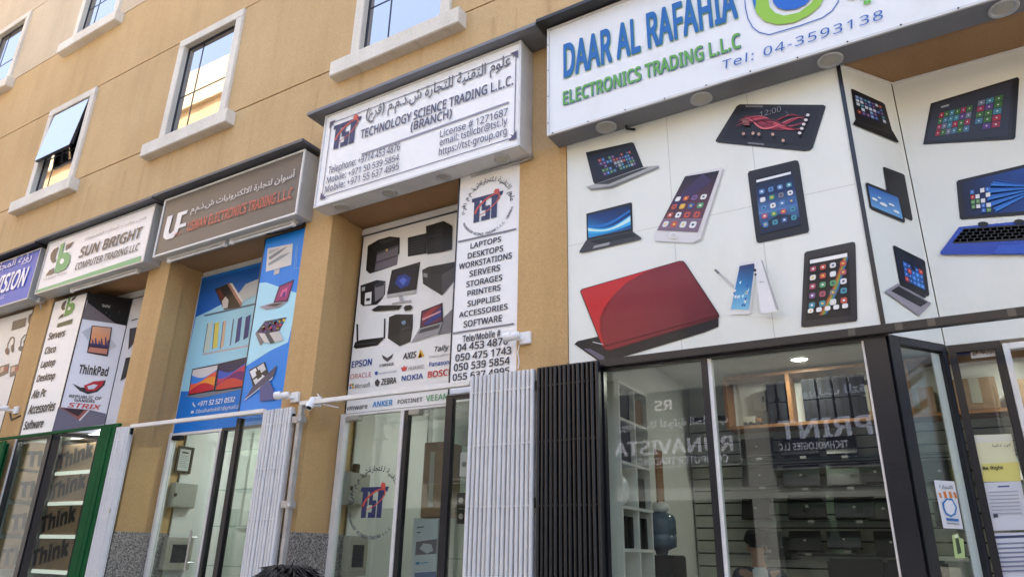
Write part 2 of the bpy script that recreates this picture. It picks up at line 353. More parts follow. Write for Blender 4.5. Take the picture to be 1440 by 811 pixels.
def glyphs(s, bold=0.0, shear=0.0, space=1.0):
    """outline of a line of lettering as (x, y, level) vertices and faces; level keeps the strokes of bold lettering apart"""
    k = (s, bold, shear, space)
    if k not in _tc:
        latin = FONT and all(ord(ch) < 128 for ch in s)
        c = bpy.data.curves.new('t', 'FONT'); c.body = s; c.shear = shear; c.space_character = space; c.resolution_u = 3
        c.fill_mode = 'FRONT'
        if latin: c.font = FONT
        else: c.offset = bold
        if latin and bold > 0: c.space_character = space * (1 + bold * 1.6)
        o = bpy.data.objects.new('t', c); COL.objects.link(o)
        dg = bpy.context.evaluated_depsgraph_get(); ev = o.evaluated_get(dg); me = ev.to_mesh()
        vs = [(v.co.x, v.co.y, 0) for v in me.vertices]; fs = [tuple(f.vertices) for f in me.polygons]; ev.to_mesh_clear()
        bpy.data.objects.remove(o); bpy.data.curves.remove(c)
        if latin and bold > 0:
            V = []; F = []
            for i, (dx, dy) in enumerate(((0,0),(-1,-.8),(1,-.8),(1,.8),(-1,.8))):
                q = len(V); V += [(x + dx*bold, y + dy*bold, i) for x, y, _ in vs]; F += [tuple(q + j for j in f) for f in fs]
            vs, fs = V, F
        _tc[k] = (vs, fs)
    return _tc[k]
def txt_uz(parent, pl, s, u0, z0, u1, z1, col, bold=0.0, shear=0.0, lift=0.0078, rot=0.0, mat='vinyl', name='lettering', space=1.0):
    vs, fs = glyphs(s, bold, shear, space)
    if not vs: return
    xs = [v[0] for v in vs]; ys = [v[1] for v in vs]; x0, x1, y0, y1 = min(xs), max(xs), min(ys), max(ys)
    c, sn = math.cos(R(rot)), math.sin(R(rot)); P = []
    for x, y, lv in vs:
        a = (x-x0)/(x1-x0 or 1)*(u1-u0); b = (y-y0)/(y1-y0 or 1)*(z1-z0)
        P.append(pl.pt(u0 + a*c - b*sn, z0 + a*sn + b*c, lift + lv*.00016))
    return colour_mesh(name, P, fs, [s2l(col)]*len(P), M[mat], parent)
def txt(parent, pl, fr, s, BL, TR, col, T=None, **kw):
    u0, z0 = pl.uz(*fr(BL)); u1, z1 = pl.uz(*fr(TR))
    if T is not None: z1 = pl.uz(*fr(T))[1]
    return txt_uz(parent, pl, s, u0, z0, u1, z1, col, **kw)
def arc_text(parent, pl, s, cu, cz, rad, h, a0, a1, col, lift=0.0078, mat='vinyl', inward=False, bold=0.01):
    V = []; F = []; n = len(s)
    for i, ch in enumerate(s):
        if ch == ' ': continue
        a = R(a0 + (a1 - a0) * (i + 0.5) / n); vs, fs = glyphs(ch, bold)
        xs = [v[0] for v in vs]; mid = (min(xs) + max(xs)) / 2; b = len(V)
        for x, y, lv in vs:
            x = (x - mid) * h; y = (y - 0.35) * h
            rr = rad + (-y if inward else y); tu = (-x if inward else x)
            ex, ez = math.cos(a), math.sin(a)           # outward
            V.append(pl.pt(cu + ex*rr + ez*tu, cz + ez*rr - ex*tu, lift + lv*.00016))
        F += [tuple(b + q for q in f) for f in fs]
    if V: return colour_mesh('lettering', V, F, [s2l(col)]*len(V), M[mat], parent)
LAMP_A, LAMP_R, LAMP_S = 3.4, 0.8, 4.0
# ================================================================== THE SETTING
W, N, S = 0.24, 0.73, 0.0                   # wall face, recessed shopfront, sign face
ZS = 5.30                                   # soffit under the signs
MB().box(-400, 400, -400, 400, -0.3, -0.02).build('ground', M['ground']); tag(bpy.data.objects['ground'], kind='structure')
tag(MB().box(-200, 200, -10.4, -2.0, -0.1, 0.0).build('road', M['asphalt']), kind='structure')
tag(MB().box(-200, 200, -2.0, 0.9, -0.1, 0.13).build('pavement', M['paving'], bevel=0.015), kind='structure')
tag(MB().box(-200, 200, -13.0, -10.4, -0.1, 0.13).build('far_pavement', M['paving'], bevel=0.015), kind='structure')
mk = MB()
for i in range(-12, 12): mk.box(i*4-0.9, i*4+0.9, -6.26, -6.14, 0.0, 0.004)
tag(mk.build('road_marking', M['road_paint']), kind='structure')

# ------------------------------------------------------------------ the ochre building
bld = thing('shop_building', (-5, 0.24, 0), 'ochre stuccoed building with white framed windows above the row of shop signs', 'building')
WIN_X = [-24.75, -20.78, -16.80, -12.82, -8.85, -4.87, -0.90, 3.08]
ROWS = [(7.31, 9.33), (10.84, 12.86)]
XL, XR = -30.0, 8.0
JOINTS = [7.44, 9.40, 10.955, 12.92]
ZT = 14.6
def wall_band(mb, z0, z1):                  # front face of the wall with window openings left out
    xs = sorted({XL, XR} | {c + d for c in WIN_X for d in (-.72, .72)})
    zs = sorted({z0, z1} | {z for r in ROWS for z in r if z0 < z < z1})
    for a, b in zip(zs[:-1], zs[1:]):
        zc = (a + b) / 2; row = any(r[0] < zc < r[1] for r in ROWS)
        for c, d in zip(xs[:-1], xs[1:]):
            if row and any(abs((c + d) / 2 - x) < .1 for x in WIN_X): continue
            mb.add([(c, W, a), (d, W, a), (d, W, b), (c, W, b)], [(0, 1, 2, 3)])
lev = [ZS] + JOINTS + [ZT]; G = 0.011
low = MB(); high = MB()
for i in range(len(lev) - 1):
    z0 = lev[i] + (G if i else 0); z1 = lev[i+1] - (G if i + 1 < len(lev) - 1 else 0)
    wall_band(low if z1 < 11.0 else high, z0, z1)
for zj in JOINTS:                            # real recessed movement joints
    mb = low if zj < 11 else high
    xs = [XL] + sorted(c + d for c in WIN_X for d in (-.72, .72)) + [XR]
    inwin = any(r[0] < zj < r[1] for r in ROWS)
    segs = list(zip(xs[::2], xs[1::2])) if inwin else [(XL, XR)]
    for a, b in segs:
        mb.add([(a, W, zj-G), (b, W, zj-G), (b, W+.02, zj-G), (a, W+.02, zj-G)], [(0,1,2,3)])
        mb.add([(a, W+.02, zj-G), (b, W+.02, zj-G), (b, W+.02, zj+G), (a, W+.02, zj+G)], [(0,1,2,3)])
        mb.add([(a, W, zj+G), (b, W, zj+G), (b, W+.02, zj+G), (a, W+.02, zj+G)], [(3,2,1,0)])
low.build('wall', M['stucco'], bld); high.build('upper_wall', M['stucco_pale'], bld)
sh = MB(); sh.box(XL, XR, 7.9, 8.1, 0, ZT); sh.box(XL-.2, XL, W+.01, 8.1, 0, ZT+.2); sh.box(XR, XR+.2, W+.01, 8.1, 0, ZT+.2); sh.box(XL, XR, W-.05, 8.1, ZT, ZT+.25)
sh.build('shell', M['stucco_pale'], bld)
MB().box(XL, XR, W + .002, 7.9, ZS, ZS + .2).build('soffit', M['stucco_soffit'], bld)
# piers: a proud front half and a slightly slimmer rear half, on granite bases
PIERS = [(-3.12, -2.61), (-6.09, -5.645), (-9.17, -8.69), (-12.20, -11.64), (-15.2, -14.70), (-18.2, -17.7), (3.4, 3.9), (6.4, 6.9)]
for a, b in PIERS:
    pm = MB(); pm.box(a, b, W, 0.485, 1.765, ZS); pm.box(a - .0, b - .022, 0.485, 0.95, 1.765, ZS); pm.build('pier', M['stucco_pier'], bld)
    gm = MB(); gm.box(a - .012, b + .012, W - .02, 0.95, 0.1, 1.765); gm.build('granite_base', M['granite'], bld, bevel=0.006)
# windows
def window(cx, r, upper):
    z0 = r[0] + .11; z1 = r[1] - .11
    f = MB()
    f.box(cx-.78, cx-.63, .195, .31, z0-.0, z1); f.box(cx+.63, cx+.78, .195, .31, z0, z1); f.box(cx-.78, cx+.78, .195, .31, z1, z1+.15)
    fr = f.build('window_surround', M['white_stone'], bld, bevel=0.008)
    MB().box(cx-1.0, cx+1.0, .09, .312, z0-.23, z0-.001).build('sill', M['white_stone'], fr, bevel=0.010)
    g = MB(); g.box(cx-.615, cx+.615, .290, .298, z0+.03, z1-.03); g.build('pane', M['mirror'], fr)
    k = MB()
    for a, b, c, d in ((cx-.63, cx-.608, z0, z1), (cx+.608, cx+.63, z0, z1), (cx-.63, cx+.63, z0, z0+.022), (cx-.63, cx+.63, z1-.03, z1)): k.box(a, b, .278, .305, c, d)
    mx = cx - .24; k.box(mx-.008, mx+.008, .283, .305, z0, z1); zm = z0 + (z1-z0)*.46; k.box(cx-.6, cx+.6, .284, .306, zm-.008, zm+.008)
    k.build('glazing_bar', M['black_alu'], fr)
    MB().box(cx-.75, cx+.75, .32, .6, z0-.05, z1+.1).build('dark_backing', M['plastic_black'], fr)
    return fr, z0, z1
for r in ROWS:
    for cx in WIN_X:
        fr, z0, z1 = window(cx, r, r is ROWS[1])
        if r is ROWS[0] and cx == -12.82:    # one top-hung sash stands open
            ang = R(6); h = (z1 - z0)*.58; hz = z1 - .03
            def rot(y, z): return (.27 + (y)*math.cos(ang) - (hz - z)*math.sin(ang), hz - (hz - z)*math.cos(ang) + y*math.sin(ang)*-1)
            sb = MB(); P = []
            def slab(x0, x1, za, zb, y0, y1):
                vs = []
                for (x, y, z) in [(x0,y0,za),(x1,y0,za),(x1,y1,za),(x0,y1,za),(x0,y0,zb),(x1,y0,zb),(x1,y1,zb),(x0,y1,zb)]:
                    yy, zz = rot(y, z); vs.append((x, yy, zz))
                return vs
            BF = [(0,3,2,1),(4,5,6,7),(0,1,5,4),(1,2,6,5),(2,3,7,6),(3,0,4,7)]
            x0, x1 = cx - .57, cx + .58
            for a, b, c, d in ((x0, x0+.04, hz-h, hz), (x1-.04, x1, hz-h, hz), (x0, x1, hz-h, hz-h+.045), (x0, x1, hz-.04, hz)): sb.add(slab(a, b, c, d, -.05, 0), BF)
            sash = sb.build('open_sash', M['black_alu'], fr)
            gm = MB(); gm.add(slab(x0+.005, x1-.005, hz-h+.006, hz-.005, -.058, -.051), BF); gm.build('pane', M['mirror'], sash)
# rear rooms: each shop is a plain painted room behind its front
ROOMS = [(-2.60, 3.4, 3.6, 3.6), (-5.63, -3.13, 3.4, 3.5), (-8.68, -6.10, 3.4, 3.5), (-11.63, -9.18, 2.0, 3.3), (-14.69, -12.21, 2.5, 3.3), (3.92, 6.4, 3.4, 3.4)]
for a, b, yb, zc in ROOMS:
    q = MB(); y0 = 0.96
    q.box(a-.02, a, y0, yb, .16, zc); q.box(b, b+.02, y0, yb, .16, zc); q.box(a-.02, b+.02, yb, yb+.06, .16, zc)
    q.box(a, b, .75, .98, 3.32, 5.29) if a < -3 or a > 3.5 else None
    q.build('shop_room', M['room_white'], bld)
    cm = MB(); cm.box(a, b, .98, yb, zc, zc + .05)
    if a == -2.60: cm.box(a, -.21, .32, .979, zc, zc + .05)
    cm.build('ceiling', M['room_ceiling'], bld)
    MB().box(a, b, .25, yb, .1, .16).build('shop_floor', M['room_floor'], bld)

# ------------------------------------------------------------------ flat canopy ledges over the signs
def ledge(x0, x1, z, mat, label, y0=-.11):
    o = MB().box(x0, x1, y0, W - .002, z, z + .045).build('canopy_ledge', M[mat], None, bevel=0.004)
    tag(o, label, 'ledge', 'metal ledges over the signs'); return o
ledge(-5.93, -2.76, 6.51, 'ledge_grey', 'grey metal ledge over the white technology sign')
ledge(-8.87, -5.94, 6.16, 'ledge', 'dark grey metal ledge over the brown sign')
ledge(-11.95, -8.88, 6.15, 'ledge', 'dark grey metal ledge over the white and green computer sign')
ledge(-15.2, -11.96, 6.13, 'ledge_black', 'dark ledge over the blue sign at the left edge')
ledge(-2.75, 3.9, 6.515, 'ledge_black', 'black metal ledge over the big white electronics sign', -.13)

# ------------------------------------------------------------------ sign boxes
PS = Plane(0, 0.0)
def sign(x0, x1, z0, z1, case, face, label, edge=None):
    t = thing('shop_sign', ((x0+x1)/2, W, z0), label, 'shop sign', 'shop signs over the row of shops')
    c = MB(); c.box(x0, x1, .012, W - .002, z0, z1); c.build('casing', M[case], t, bevel=0.004)
    k = MB(); e = .022
    for a, b, c_, d in ((x0, x0+e, z0, z1), (x1-e, x1, z0, z1), (x0+e, x1-e, z0, z0+e), (x0+e, x1-e, z1-e, z1)): k.box(a, b, -.008, .0115, c_, d)
    k.build('trim', M[edge or case], t)
    pr = Print(PS, base=-.006, step=0.0); pr.add_uz([(x0+e, z0+e), (x1-e, z0+e), (x1-e, z1-e), (x0+e, z1-e)], face, 1)
    pr.build('sign_face', t, 'signface')
    return t
def downlight(parent, x, y, z, r=.085):
    mb = MB(); n = 24
    prof = [(r, 0), (r, -.012), (r*.86, -.016), (r*.74, -.006), (r*.66, .0)]
    vs = []; fs = []
    for i, (rr, dz) in enumerate(prof):
        for k in range(n): vs.append((x + rr*math.cos(2*math.pi*k/n), y + rr*math.sin(2*math.pi*k/n), z + dz))
    for i in range(len(prof)-1):
        for k in range(n): fs.append((i*n+k, i*n+(k+1) % n, (i+1)*n+(k+1) % n, (i+1)*n+k))
    mb.add(vs, fs, True); rim = mb.build('downlight', M['grey_panel'], parent)
    d = MB(); d.tube([(x, y, z-.001), (x, y, z-.005)], r*.68, 20); d.build('diffuser', M['lens'], rim)
def batten(label, x0, x1, y, z):
    t = thing('tube_light', ((x0+x1)/2, y, z), label, 'tube light', 'tube lights under the signs')
    MB().box(x0, x1, y-.035, y+.035, z-.035, z-.001).build('batten', M['grey_light'], t, bevel=.004)
    MB().tube([(x0+.05, y-.01, z-.055), (x1-.05, y-.01, z-.055)], .014).build('tube', M['plastic_white'], t)
    for a in (x0+.012, x1-.05): MB().box(a, a+.038, y-.03, y+.012, z-.075, z-.036).build('holder', M['plastic_white'], t)
def tst_logo(parent, pl, u0, z0, w, h, lift=.0066, mat='vinyl'):
    pr = Print(pl, base=lift, step=.0012); nv = (50, 55, 92); rd = (196, 84, 72)
    T = lambda a, b: (u0 + a*w, z0 + b*h)
    bars = [[(0,.78),(1,.78),(1.04,.92),(0,.92)], [(.08,0),(.27,0),(.27,.78),(.08,.78)], [(.66,0),(.84,0),(.84,.78),(.66,.78)],
            [(.34,.0),(.62,.0),(.62,.16),(.34,.16)], [(.47,.14),(.62,.14),(.62,.38),(.47,.38)], [(.34,.38),(.62,.38),(.62,.52),(.34,.52)], [(.34,.5),(.47,.5),(.47,.79),(.34,.79)], [(.84,.66),(.94,.66),(.88,.78),(.84,.78)]]
    for b in bars: pr.add_uz([T(*q) for q in b], nv, 1)
    n = 26; c = (.52, .56); ang = R(38)
    def el(a, rx, ry): x = rx*math.cos(a); y = ry*math.sin(a); return T(c[0] + x*math.cos(ang) - y*math.sin(ang), c[1] + (x*math.sin(ang) + y*math.cos(ang)) * w/h*.8)
    for k in range(n):
        a = R(-150 + 320*k/n); b = R(-150 + 320*(k+1)/n); f = .05 + .10*k/n
        pr.add_uz([el(a,.50,.23), el(b,.50,.23), el(b,.50-f*.55,.23-f*.55), el(a,.50-f*.55,.23-f*.55)], rd, 2)
    pr.add_uz([T(.80,.86), T(.92,.84), T(.90,1.02), T(.78,1.06), T(.72,.96)], rd, 3)
    return pr.build('logo', parent, mat)
SZ = Z(430, 50, 3.1206)
t = sign(-5.715, -2.98, 5.255, 6.495, 'grey_light', (238, 237, 247), 'white technology trading sign with telephone numbers beneath a double line border')
pr = Print(PS, SZ, base=.002)
B = [(112,385),(925,72),(905,452),(70,716)]; ub = [PS.uz(*SZ(p)) for p in B]; u0, u1, z0, z1 = ub[0][0], ub[1][0], ub[2][1], ub[0][1]
ink = (84, 80, 104)
for a, b, c, d in ((u0,u1,z1-.009,z1), (u0,u1,z0,z0+.009), (u0,u0+.009,z0,z1), (u1-.009,u1,z0,z1)): pr.add_uz([(a,c),(b,c),(b,d),(a,d)], ink, 1)
for cu, cz, sx, sz in ((u0,z1,1,-1),(u1,z1,-1,-1),(u0,z0,1,1),(u1,z0,-1,1)):
    pr.add_uz([(cu-sx*.02,cz-sz*.02),(cu+sx*.075,cz-sz*.02),(cu+sx*.03,cz+sz*.02),(cu+sx*.055,cz+sz*.055),(cu+sx*.02,cz+sz*.03),(cu-sx*.02,cz+sz*.075)], ink, 2)
pr.line([(245,523),(892,294)], 8, (140,138,152), 1)
pr.build('border', t, 'signface')
K = dict(mat='signface')
txt(t, PS, SZ, arabic('علوم التقنية للتجارة ش.ذ.م.م (فرع)'), (262,392), (902,100), (96,94,100), T=(262,322), bold=.012, **K)
txt(t, PS, SZ, 'TECHNOLOGY SCIENCE TRADING L.L.C.', (240,457), (912,192), (82,79,102), T=(240,418), bold=.016, **K)
txt(t, PS, SZ, '(BRANCH)', (460,430), (643,335), (82,79,102), T=(460,385), bold=.016, **K)
for s, bl, tr, tt in (('License # 1271687',(590,450),(888,330),(592,418)), ('email: tstllcbr@tst.ly',(588,497),(886,372),(588,455)), ('https://tst-group.org',(584,540),(884,418),(584,497)),
                      ('Telephone: +9714 453 4876',(98,620),(415,492),(98,578)), ('Mobile: +971 50 539 5854',(92,652),(411,535),(92,624)), ('Mobile: +971 55 637 4995',(85,692),(411,572),(85,662))):
    txt(t, PS, SZ, s, bl, tr, (88,86,108), T=tt, bold=.006, **K)
a = PS.uz(*SZ((112,505))); b = PS.uz(*SZ((240,372)))
tst_logo(t, PS, a[0], a[1], b[0]-a[0], a[1]*0 + .36, lift=.004, mat='signface')
for q in ((150,748),(362,686),(597,613),(853,534)):
    p = at_z(*SZ(q), 5.255); downlight(t, p.x, .125, 5.255)

UZ = Z(200, 180, 3.685)
t = sign(-8.73, -5.995, 5.255, 6.125, 'grey_panel', (104, 97, 90), 'brown electronics sign with white Arabic over red lettering', 'white_paint')
txt(t, PS, UZ, arabic('أسوان لتجارة الالكترونيات ش.ذ.م.م'), (250,455), (797,222), (205,200,195), T=(250,402), bold=.012, **K)
txt(t, PS, UZ, 'USWAN ELECTRONICS TRADING L.L.C', (232,540), (784,312), (188,96,78), T=(232,490), bold=.016, **K)
pr = Print(PS, UZ, base=.002); wh = (222, 220, 218)
pr.poly([(133,460),(160,451),(138,535),(140,548),(152,545),(165,530),(186,442),(212,433),(196,500),(230,490),(226,508),(190,520),(182,545),(160,570),(125,580),(110,568),(112,545)], wh, 1)
pr.poly([(190,440),(238,425),(233,444),(186,460)], wh, 2)
pr.build('logo', t, 'signface')
txt(t, PS, UZ, 'UE.LLC', (168,560), (208,535), (200,105,75), bold=.01, **K)
batten('long tube light under the left half of the brown sign', -8.55, -7.35, .12, 5.255)
batten('long tube light under the right half of the brown sign', -7.28, -6.12, .12, 5.255)

BZ = Z(0, 280, 5.7917)
t = sign(-11.74, -8.93, 5.235, 6.125, 'grey_panel', (232, 229, 228), 'white computer trading sign with a green stripe and green and black emblem')
pr = Print(PS, BZ, base=.002); bk = (92,80,72); gr = (96,158,104)
pr.poly([(300,742),(1152,460),(1140,512),(300,768)], (118,170,122), 1)
def sb_logo(pr, T, bk, gr, bgc):
    pr.poly([T(p) for p in ((478,388),(440,408),(415,445),(410,488),(428,520),(458,505),(450,480),(460,440),(470,420))], bk, 1)
    pr.poly([T(p) for p in ((540,375),(602,345),(575,388),(532,416))], bk, 1)
    pr.poly([T(p) for p in ((442,557),(436,605),(370,626),(402,580))], bk, 1)
    pr.poly([T(p) for p in ((496,372),(530,352),(508,440),(552,432),(574,455),(568,515),(535,568),(490,592),(443,602))], gr, 2)
    pr.poly([T(p) for p in ((500,488),(520,484),(526,500),(515,522),(498,530),(488,516))], bgc, 3)
sb_logo(pr, lambda p: p, bk, gr, (232,229,228)); pr.build('logo', t, 'signface')
txt(t, PS, BZ, 'SUN BRIGHT', (640,482), (1174,203), (88,78,72), T=(648,400), bold=.016, shear=.12, **K)
txt(t, PS, BZ, 'COMPUTER TRADING LLC', (610,582), (1144,356), (88,80,76), T=(612,528), bold=.014, shear=.12, **K)
txt(t, PS, BZ, arabic('صن برايت لتجارة الكمبيوتر'), (690,340), (1196,148), (130,122,115), T=(690,312), **K)
txt(t, PS, BZ, 'SUN BRIGHT TRADING', (352,668), (546,594), (140,135,128), T=(352,648), **K)
batten('tube light under the white and green computer sign', -10.9, -9.2, .12, 5.235)

VZ = BZ
t = sign(-14.7, -11.93, 5.20, 6.08, 'grey_panel', (44, 82, 186), 'blue sign with white lettering cut by the left edge')
txt(t, PS, VZ, 'VISION', (-62,790), (243,560), (226,226,240), T=(-60,650), bold=.02, shear=.18, **K)
txt(t, PS, VZ, arabic('رؤية المجال'), (-60,620), (270,450), (205,208,236), T=(-60,545), bold=.01, **K)
txt(t, PS, VZ, 'LLC', (0,818), (45,780), (215,216,236), **K)

DA = Z(750, 0, 3.686); t_big = None; DB = Z(1040, 0, 3.6)
t = sign(-2.685, 3.3, 5.265, 6.50, 'ledge_grey', (222, 225, 227), 'big white electronics sign with blue and green lettering above the product panels', 'grey_light')
for off, c, l in (((3,2), (80,140,90), .004), ((0,0), (28,98,168), .006)):
    txt(t, PS, DA, 'DAAR AL RAFAHIA', (158+off[0],408+off[1]), (1060+off[0],80), c, T=(160+off[0],232+off[1]), bold=.022, lift=l, **K)
for off, c, l in (((3,2), (40,90,140), .004), ((0,0), (98,160,72), .006)):
    txt(t, PS, DA, 'ELECTRONICS TRADING L.L.C', (155+off[0],550+off[1]), (1078+off[0],250), c, T=(157+off[0],477+off[1]), bold=.02, lift=l, **K)
txt(t, PS, ID, 'Tel: 04-3593138', (1017,98.5), (1240,13), (40,92,172), T=(1019,85), bold=-.004, shear=.12, space=1.12, **K)
pr = Print(PS, DB, base=.002); n = 40
rr = [(22,-60),(30,40),(42,95),(66,140),(100,166),(150,178),(300,134),(420,92),(468,58),(498,14),(520,-80)]
for a, b in zip(rr[:-1], rr[1:]): pr.line([a, b], 5, (50,92,168), 1)
pr.poly([(60,-40),(68,20),(90,75),(130,112),(195,128),(275,117),(350,82),(405,35),(440,-30),(400,-40),(360,22),(300,66),(225,82),(180,68),(152,38),(140,-40)], (142,188,60), 2)
pr.poly([(60,-40),(66,8),(78,52),(84,20),(82,-40)], (50,110,180), 3)
pr.poly([(158,-40),(172,18),(195,44),(238,55),(290,48),(335,26),(366,-8),(380,-40)], (30,98,190), 4)
pr.build('logo', t, 'signface')
txt(t, PS, DB, arabic('دار الرفاهية'), (560,62), (1180,-240), (104,176,70), T=(560,-110), bold=.02, **K)
for q in ((849.5,175), (982,132), (1165,75), (1412,1)):
    p = at_z(*q, 5.265); downlight(t, p.x, .125, 5.265, .095)

t_big = t
# ================================================================== PRINTED PANELS
PF = Plane(0, .250); PN = Plane(0, N); PA = Plane(0, .255)
PB = Plane(-.20, .255, .345, .475); LB = math.hypot(.345, .475)
PT = Plane(-10.687, .25, .369, .48); LT = math.hypot(.369, .48)
def panel(pl, u0, u1, z0, z1, bgc, label, name='advertising_board', edge='black_alu', th=.03, group='printed panels above the shopfronts', trim=True):
    c = pl.pt((u0+u1)/2, z0); t = thing(name, (c.x, c.y, z0), label, 'panel', group)
    MB().obox(pl, u0, u1, z0, z1, -th, -.001).build('board', M['white_paint'], t)
    pr = Print(pl, base=.001, step=0); pr.add_uz([(u0,z0),(u1,z0),(u1,z1),(u0,z1)], bgc, 1); pr.build('background_print', t)
    if trim:
        k = MB()
        for a, b, c_, d in ((u0-.016,u0,z0,z1), (u1,u1+.016,z0,z1), (u0-.016,u1+.016,z1,z1+.016)): k.obox(pl, a, b, c_, d, -th, .006)
        k.build('edge_strip', M[edge], t)
    return t
WHITE = (224, 227, 220)
# ---- the big white panels of the corner shop
zA = 3.105
tA = panel(PA, -2.605, -.215, zA, ZS-.02, WHITE, 'large white panel printed with a red laptop and tablets, left of the black seam', trim=False)
k = MB(); k.obox(PA, -.215, -.185, zA, ZS-.01, -.03, .010); k.build('seam_strip', M['black_alu'], tA)
k = MB(); k.obox(PA, -2.605, -.2, ZS-.02, ZS-.004, -.03, .012); k.build('top_strip', M['white_paint'], tA)
L1 = Z(780, 170, 2.3840)
# sheet joints of the vinyl
pr = Print(PA, ID, base=.0016, step=0); 
for x in (-1.62, -.92): pr.add_uz([(x,zA),(x+.006,zA),(x+.006,ZS-.03),(x,ZS-.03)], (190,192,186), 1)
pr.add_uz([(-2.6,4.22),(-.22,4.22),(-.22,4.226),(-2.6,4.226)], (196,198,192), 1); pr.build('vinyl_joint', tA)
p1 = Print(PA, L1)
p1.poly([(105,107),(258,73),(266,76),(299,158),(137,216),(130,205)], (22,22,26))
q = Quad([(116,122),(256,88),(284,150),(146,200)]); p1.poly([q(0,0),q(1,0),q(1,1),q(0,1)], (20,24,40)); tiles(p1, q, .14, .2, .95, .95, 11, 5, [(60,110,170),(150,60,54),(74,120,76),(150,154,160),(100,64,124),(50,112,140),(40,60,100)], .16, .22)
p1.poly([(107,222),(137,214),(299,156),(352,151),(348,156),(190,220),(128,229)], (168,168,166)); p1.poly([(140,214),(292,161),(318,158),(182,214)], (60,60,62)); p1.poly([(107,222),(128,229),(190,220),(352,155),(350,160),(192,227),(126,234)], (110,110,110))
p1.build('printed_laptop', tA)
p1 = Print(PA, L1)
p1.poly([(107,312),(256,274),(260,277),(263,372),(109,402)], (26,26,28)); q = Quad([(112,318),(253,283),(257,362),(114,393)])
p1.poly([q(0,0),q(1,0),q(1,1),q(0,1)], [(10,50,110),(6,24,64),(14,70,140),(40,150,215)])
def wave(pr, q, f0, f1, c, n=14): pr.poly([q(i/n, f0(i/n)) for i in range(n+1)] + [q(1-i/n, f1(1-i/n)) for i in range(n+1)], c)
wave(p1, q, lambda u: .50+.25*math.sin(u*3.4), lambda u: .82+.12*math.sin(u*3), (60,170,228)); wave(p1, q, lambda u: .56+.25*math.sin(u*3.4), lambda u: .70+.17*math.sin(u*3.2), (190,232,246)); wave(p1, q, lambda u: .30+.25*math.sin(u*3+.5), lambda u: .40+.28*math.sin(u*3+.5), (30,110,190))
p1.poly([(107,402),(263,372),(292,393),(290,399),(92,444),(83,441)], (58,58,60)); p1.poly([(115,405),(258,376),(276,388),(150,414)], (28,28,30)); p1.poly([(135,420),(188,408),(184,418),(130,430)], (150,152,152))
p1.build('printed_laptop', tA)
p1 = Print(PA, L1)
p1.poly([(438,186),(446,180),(558,157),(565,160),(562,172),(489,395),(480,403),(462,409),(338,403),(331,396),(333,384)], (214,212,212)); p1.poly([(489,395),(565,160),(568,166),(494,400),(470,412),(340,406),(338,403),(462,409)], (176,174,176))
q = Quad([(438,188),(553,168),(480,374),(345,367)]); p1.poly([q(0,0),q(1,0),q(1,1),q(0,1)], [(26,24,40),(20,20,30),(120,70,90),(90,60,60)]); p1.poly([q(.0,.55),q(.55,.0),q(.9,.2),q(.2,.7)], (58,44,78)); p1.poly([q(0,.82),q(1,.82),q(1,1),q(0,1)], (120,100,118))
icons(p1, q, .04, .42, .96, .98, 4, 4, .62, PAL, 1.0); p1.ell((400,386), 13, 11, (235,235,235)); p1.ell((400,386), 10, 8, (205,203,203))
p1.build('printed_phone', tA)
p1 = Print(PA, L1)
p1.poly([(67,748),(78,738),(150,722),(185,760),(540,650),(550,662),(550,690),(500,710),(172,809),(150,806)], (22,20,22)); p1.poly([(98,763),(120,764),(168,790),(166,802),(150,800)], (96,90,108))
p1.poly([(86,572),(92,564),(418,470),(432,470),(440,478),(552,648),(553,658),(546,664),(185,772),(172,770),(160,758)], (74,20,28))
p1.poly([(90,572),(96,566),(418,473),(430,474),(438,482),(546,650),(546,657),(186,768),(174,766),(163,756)], [(132,24,34)]*3+[(120,28,42)]*2+[(96,24,36)]*2+[(128,26,36)]*3)
p1.poly([(90,572),(96,566),(345,493),(300,510),(240,545),(195,590),(165,630),(153,660),(152,700),(168,760),(163,756)], (186,26,32))
p1.poly([(152,700),(153,660),(165,630),(195,590),(190,598),(168,634),(157,664),(158,704),(172,762),(168,760)], (150,22,30))
p1.line([(160,758),(548,652)], 2.0, (60,14,22)); p1.line([(130,742),(165,750)], 3, (190,190,195))
p1.build('printed_red_laptop', tA)
L2 = Z(980, 130, 2.3154)
p1 = Print(PA, L2)
p1.poly([(62,156),(130,46),(140,40),(412,42),(420,47),(418,56),(378,182),(368,191),(352,193),(72,165),(62,161)], (34,33,36)); p1.poly([(84,150),(146,52),(402,54),(362,176)], (24,22,28))
p1.poly([(160,44),(216,45),(214,51),(158,50)], (110,108,112)); p1.poly([(168,164),(220,169),(219,174),(166,169)], (120,118,122))
q = Quad([(146,52),(402,54),(362,176),(84,150)])
for f0, a0, th, c in ((3.2,.52,.10,(96,26,40)), (3.6,.50,.06,(150,44,62)), (2.8,.56,.05,(186,70,84)), (4.2,.46,.04,(120,30,46)), (3.9,.55,.022,(214,110,120)), (3.0,.48,.018,(200,90,104)), (2.5,.60,.03,(90,24,40))):
    n_ = 18; up_ = [(.08+.80*i/n_, a0 + .16*math.sin(f0*(i/n_)*2.0+f0) - .10*(i/n_) ) for i in range(n_+1)]
    p1.poly([q(u, v - th*math.sin(math.pi*(u-.06)/.84)) for u, v in up_] + [q(u, v + th*math.sin(math.pi*(u-.06)/.84)) for u, v in reversed(up_)], c)
for i in range(7): p1.poly([q(.10+i*.012,.40+i*.02), q(.17+i*.012,.36+i*.03), q(.2+i*.014,.42+i*.03), q(.13+i*.012,.47+i*.025)], random.choice([(176,124,108),(150,96,86),(200,156,134),(128,70,70)]))
p1.line([(290,68),(300,76),(292,82)], 1.5, (120,112,116))
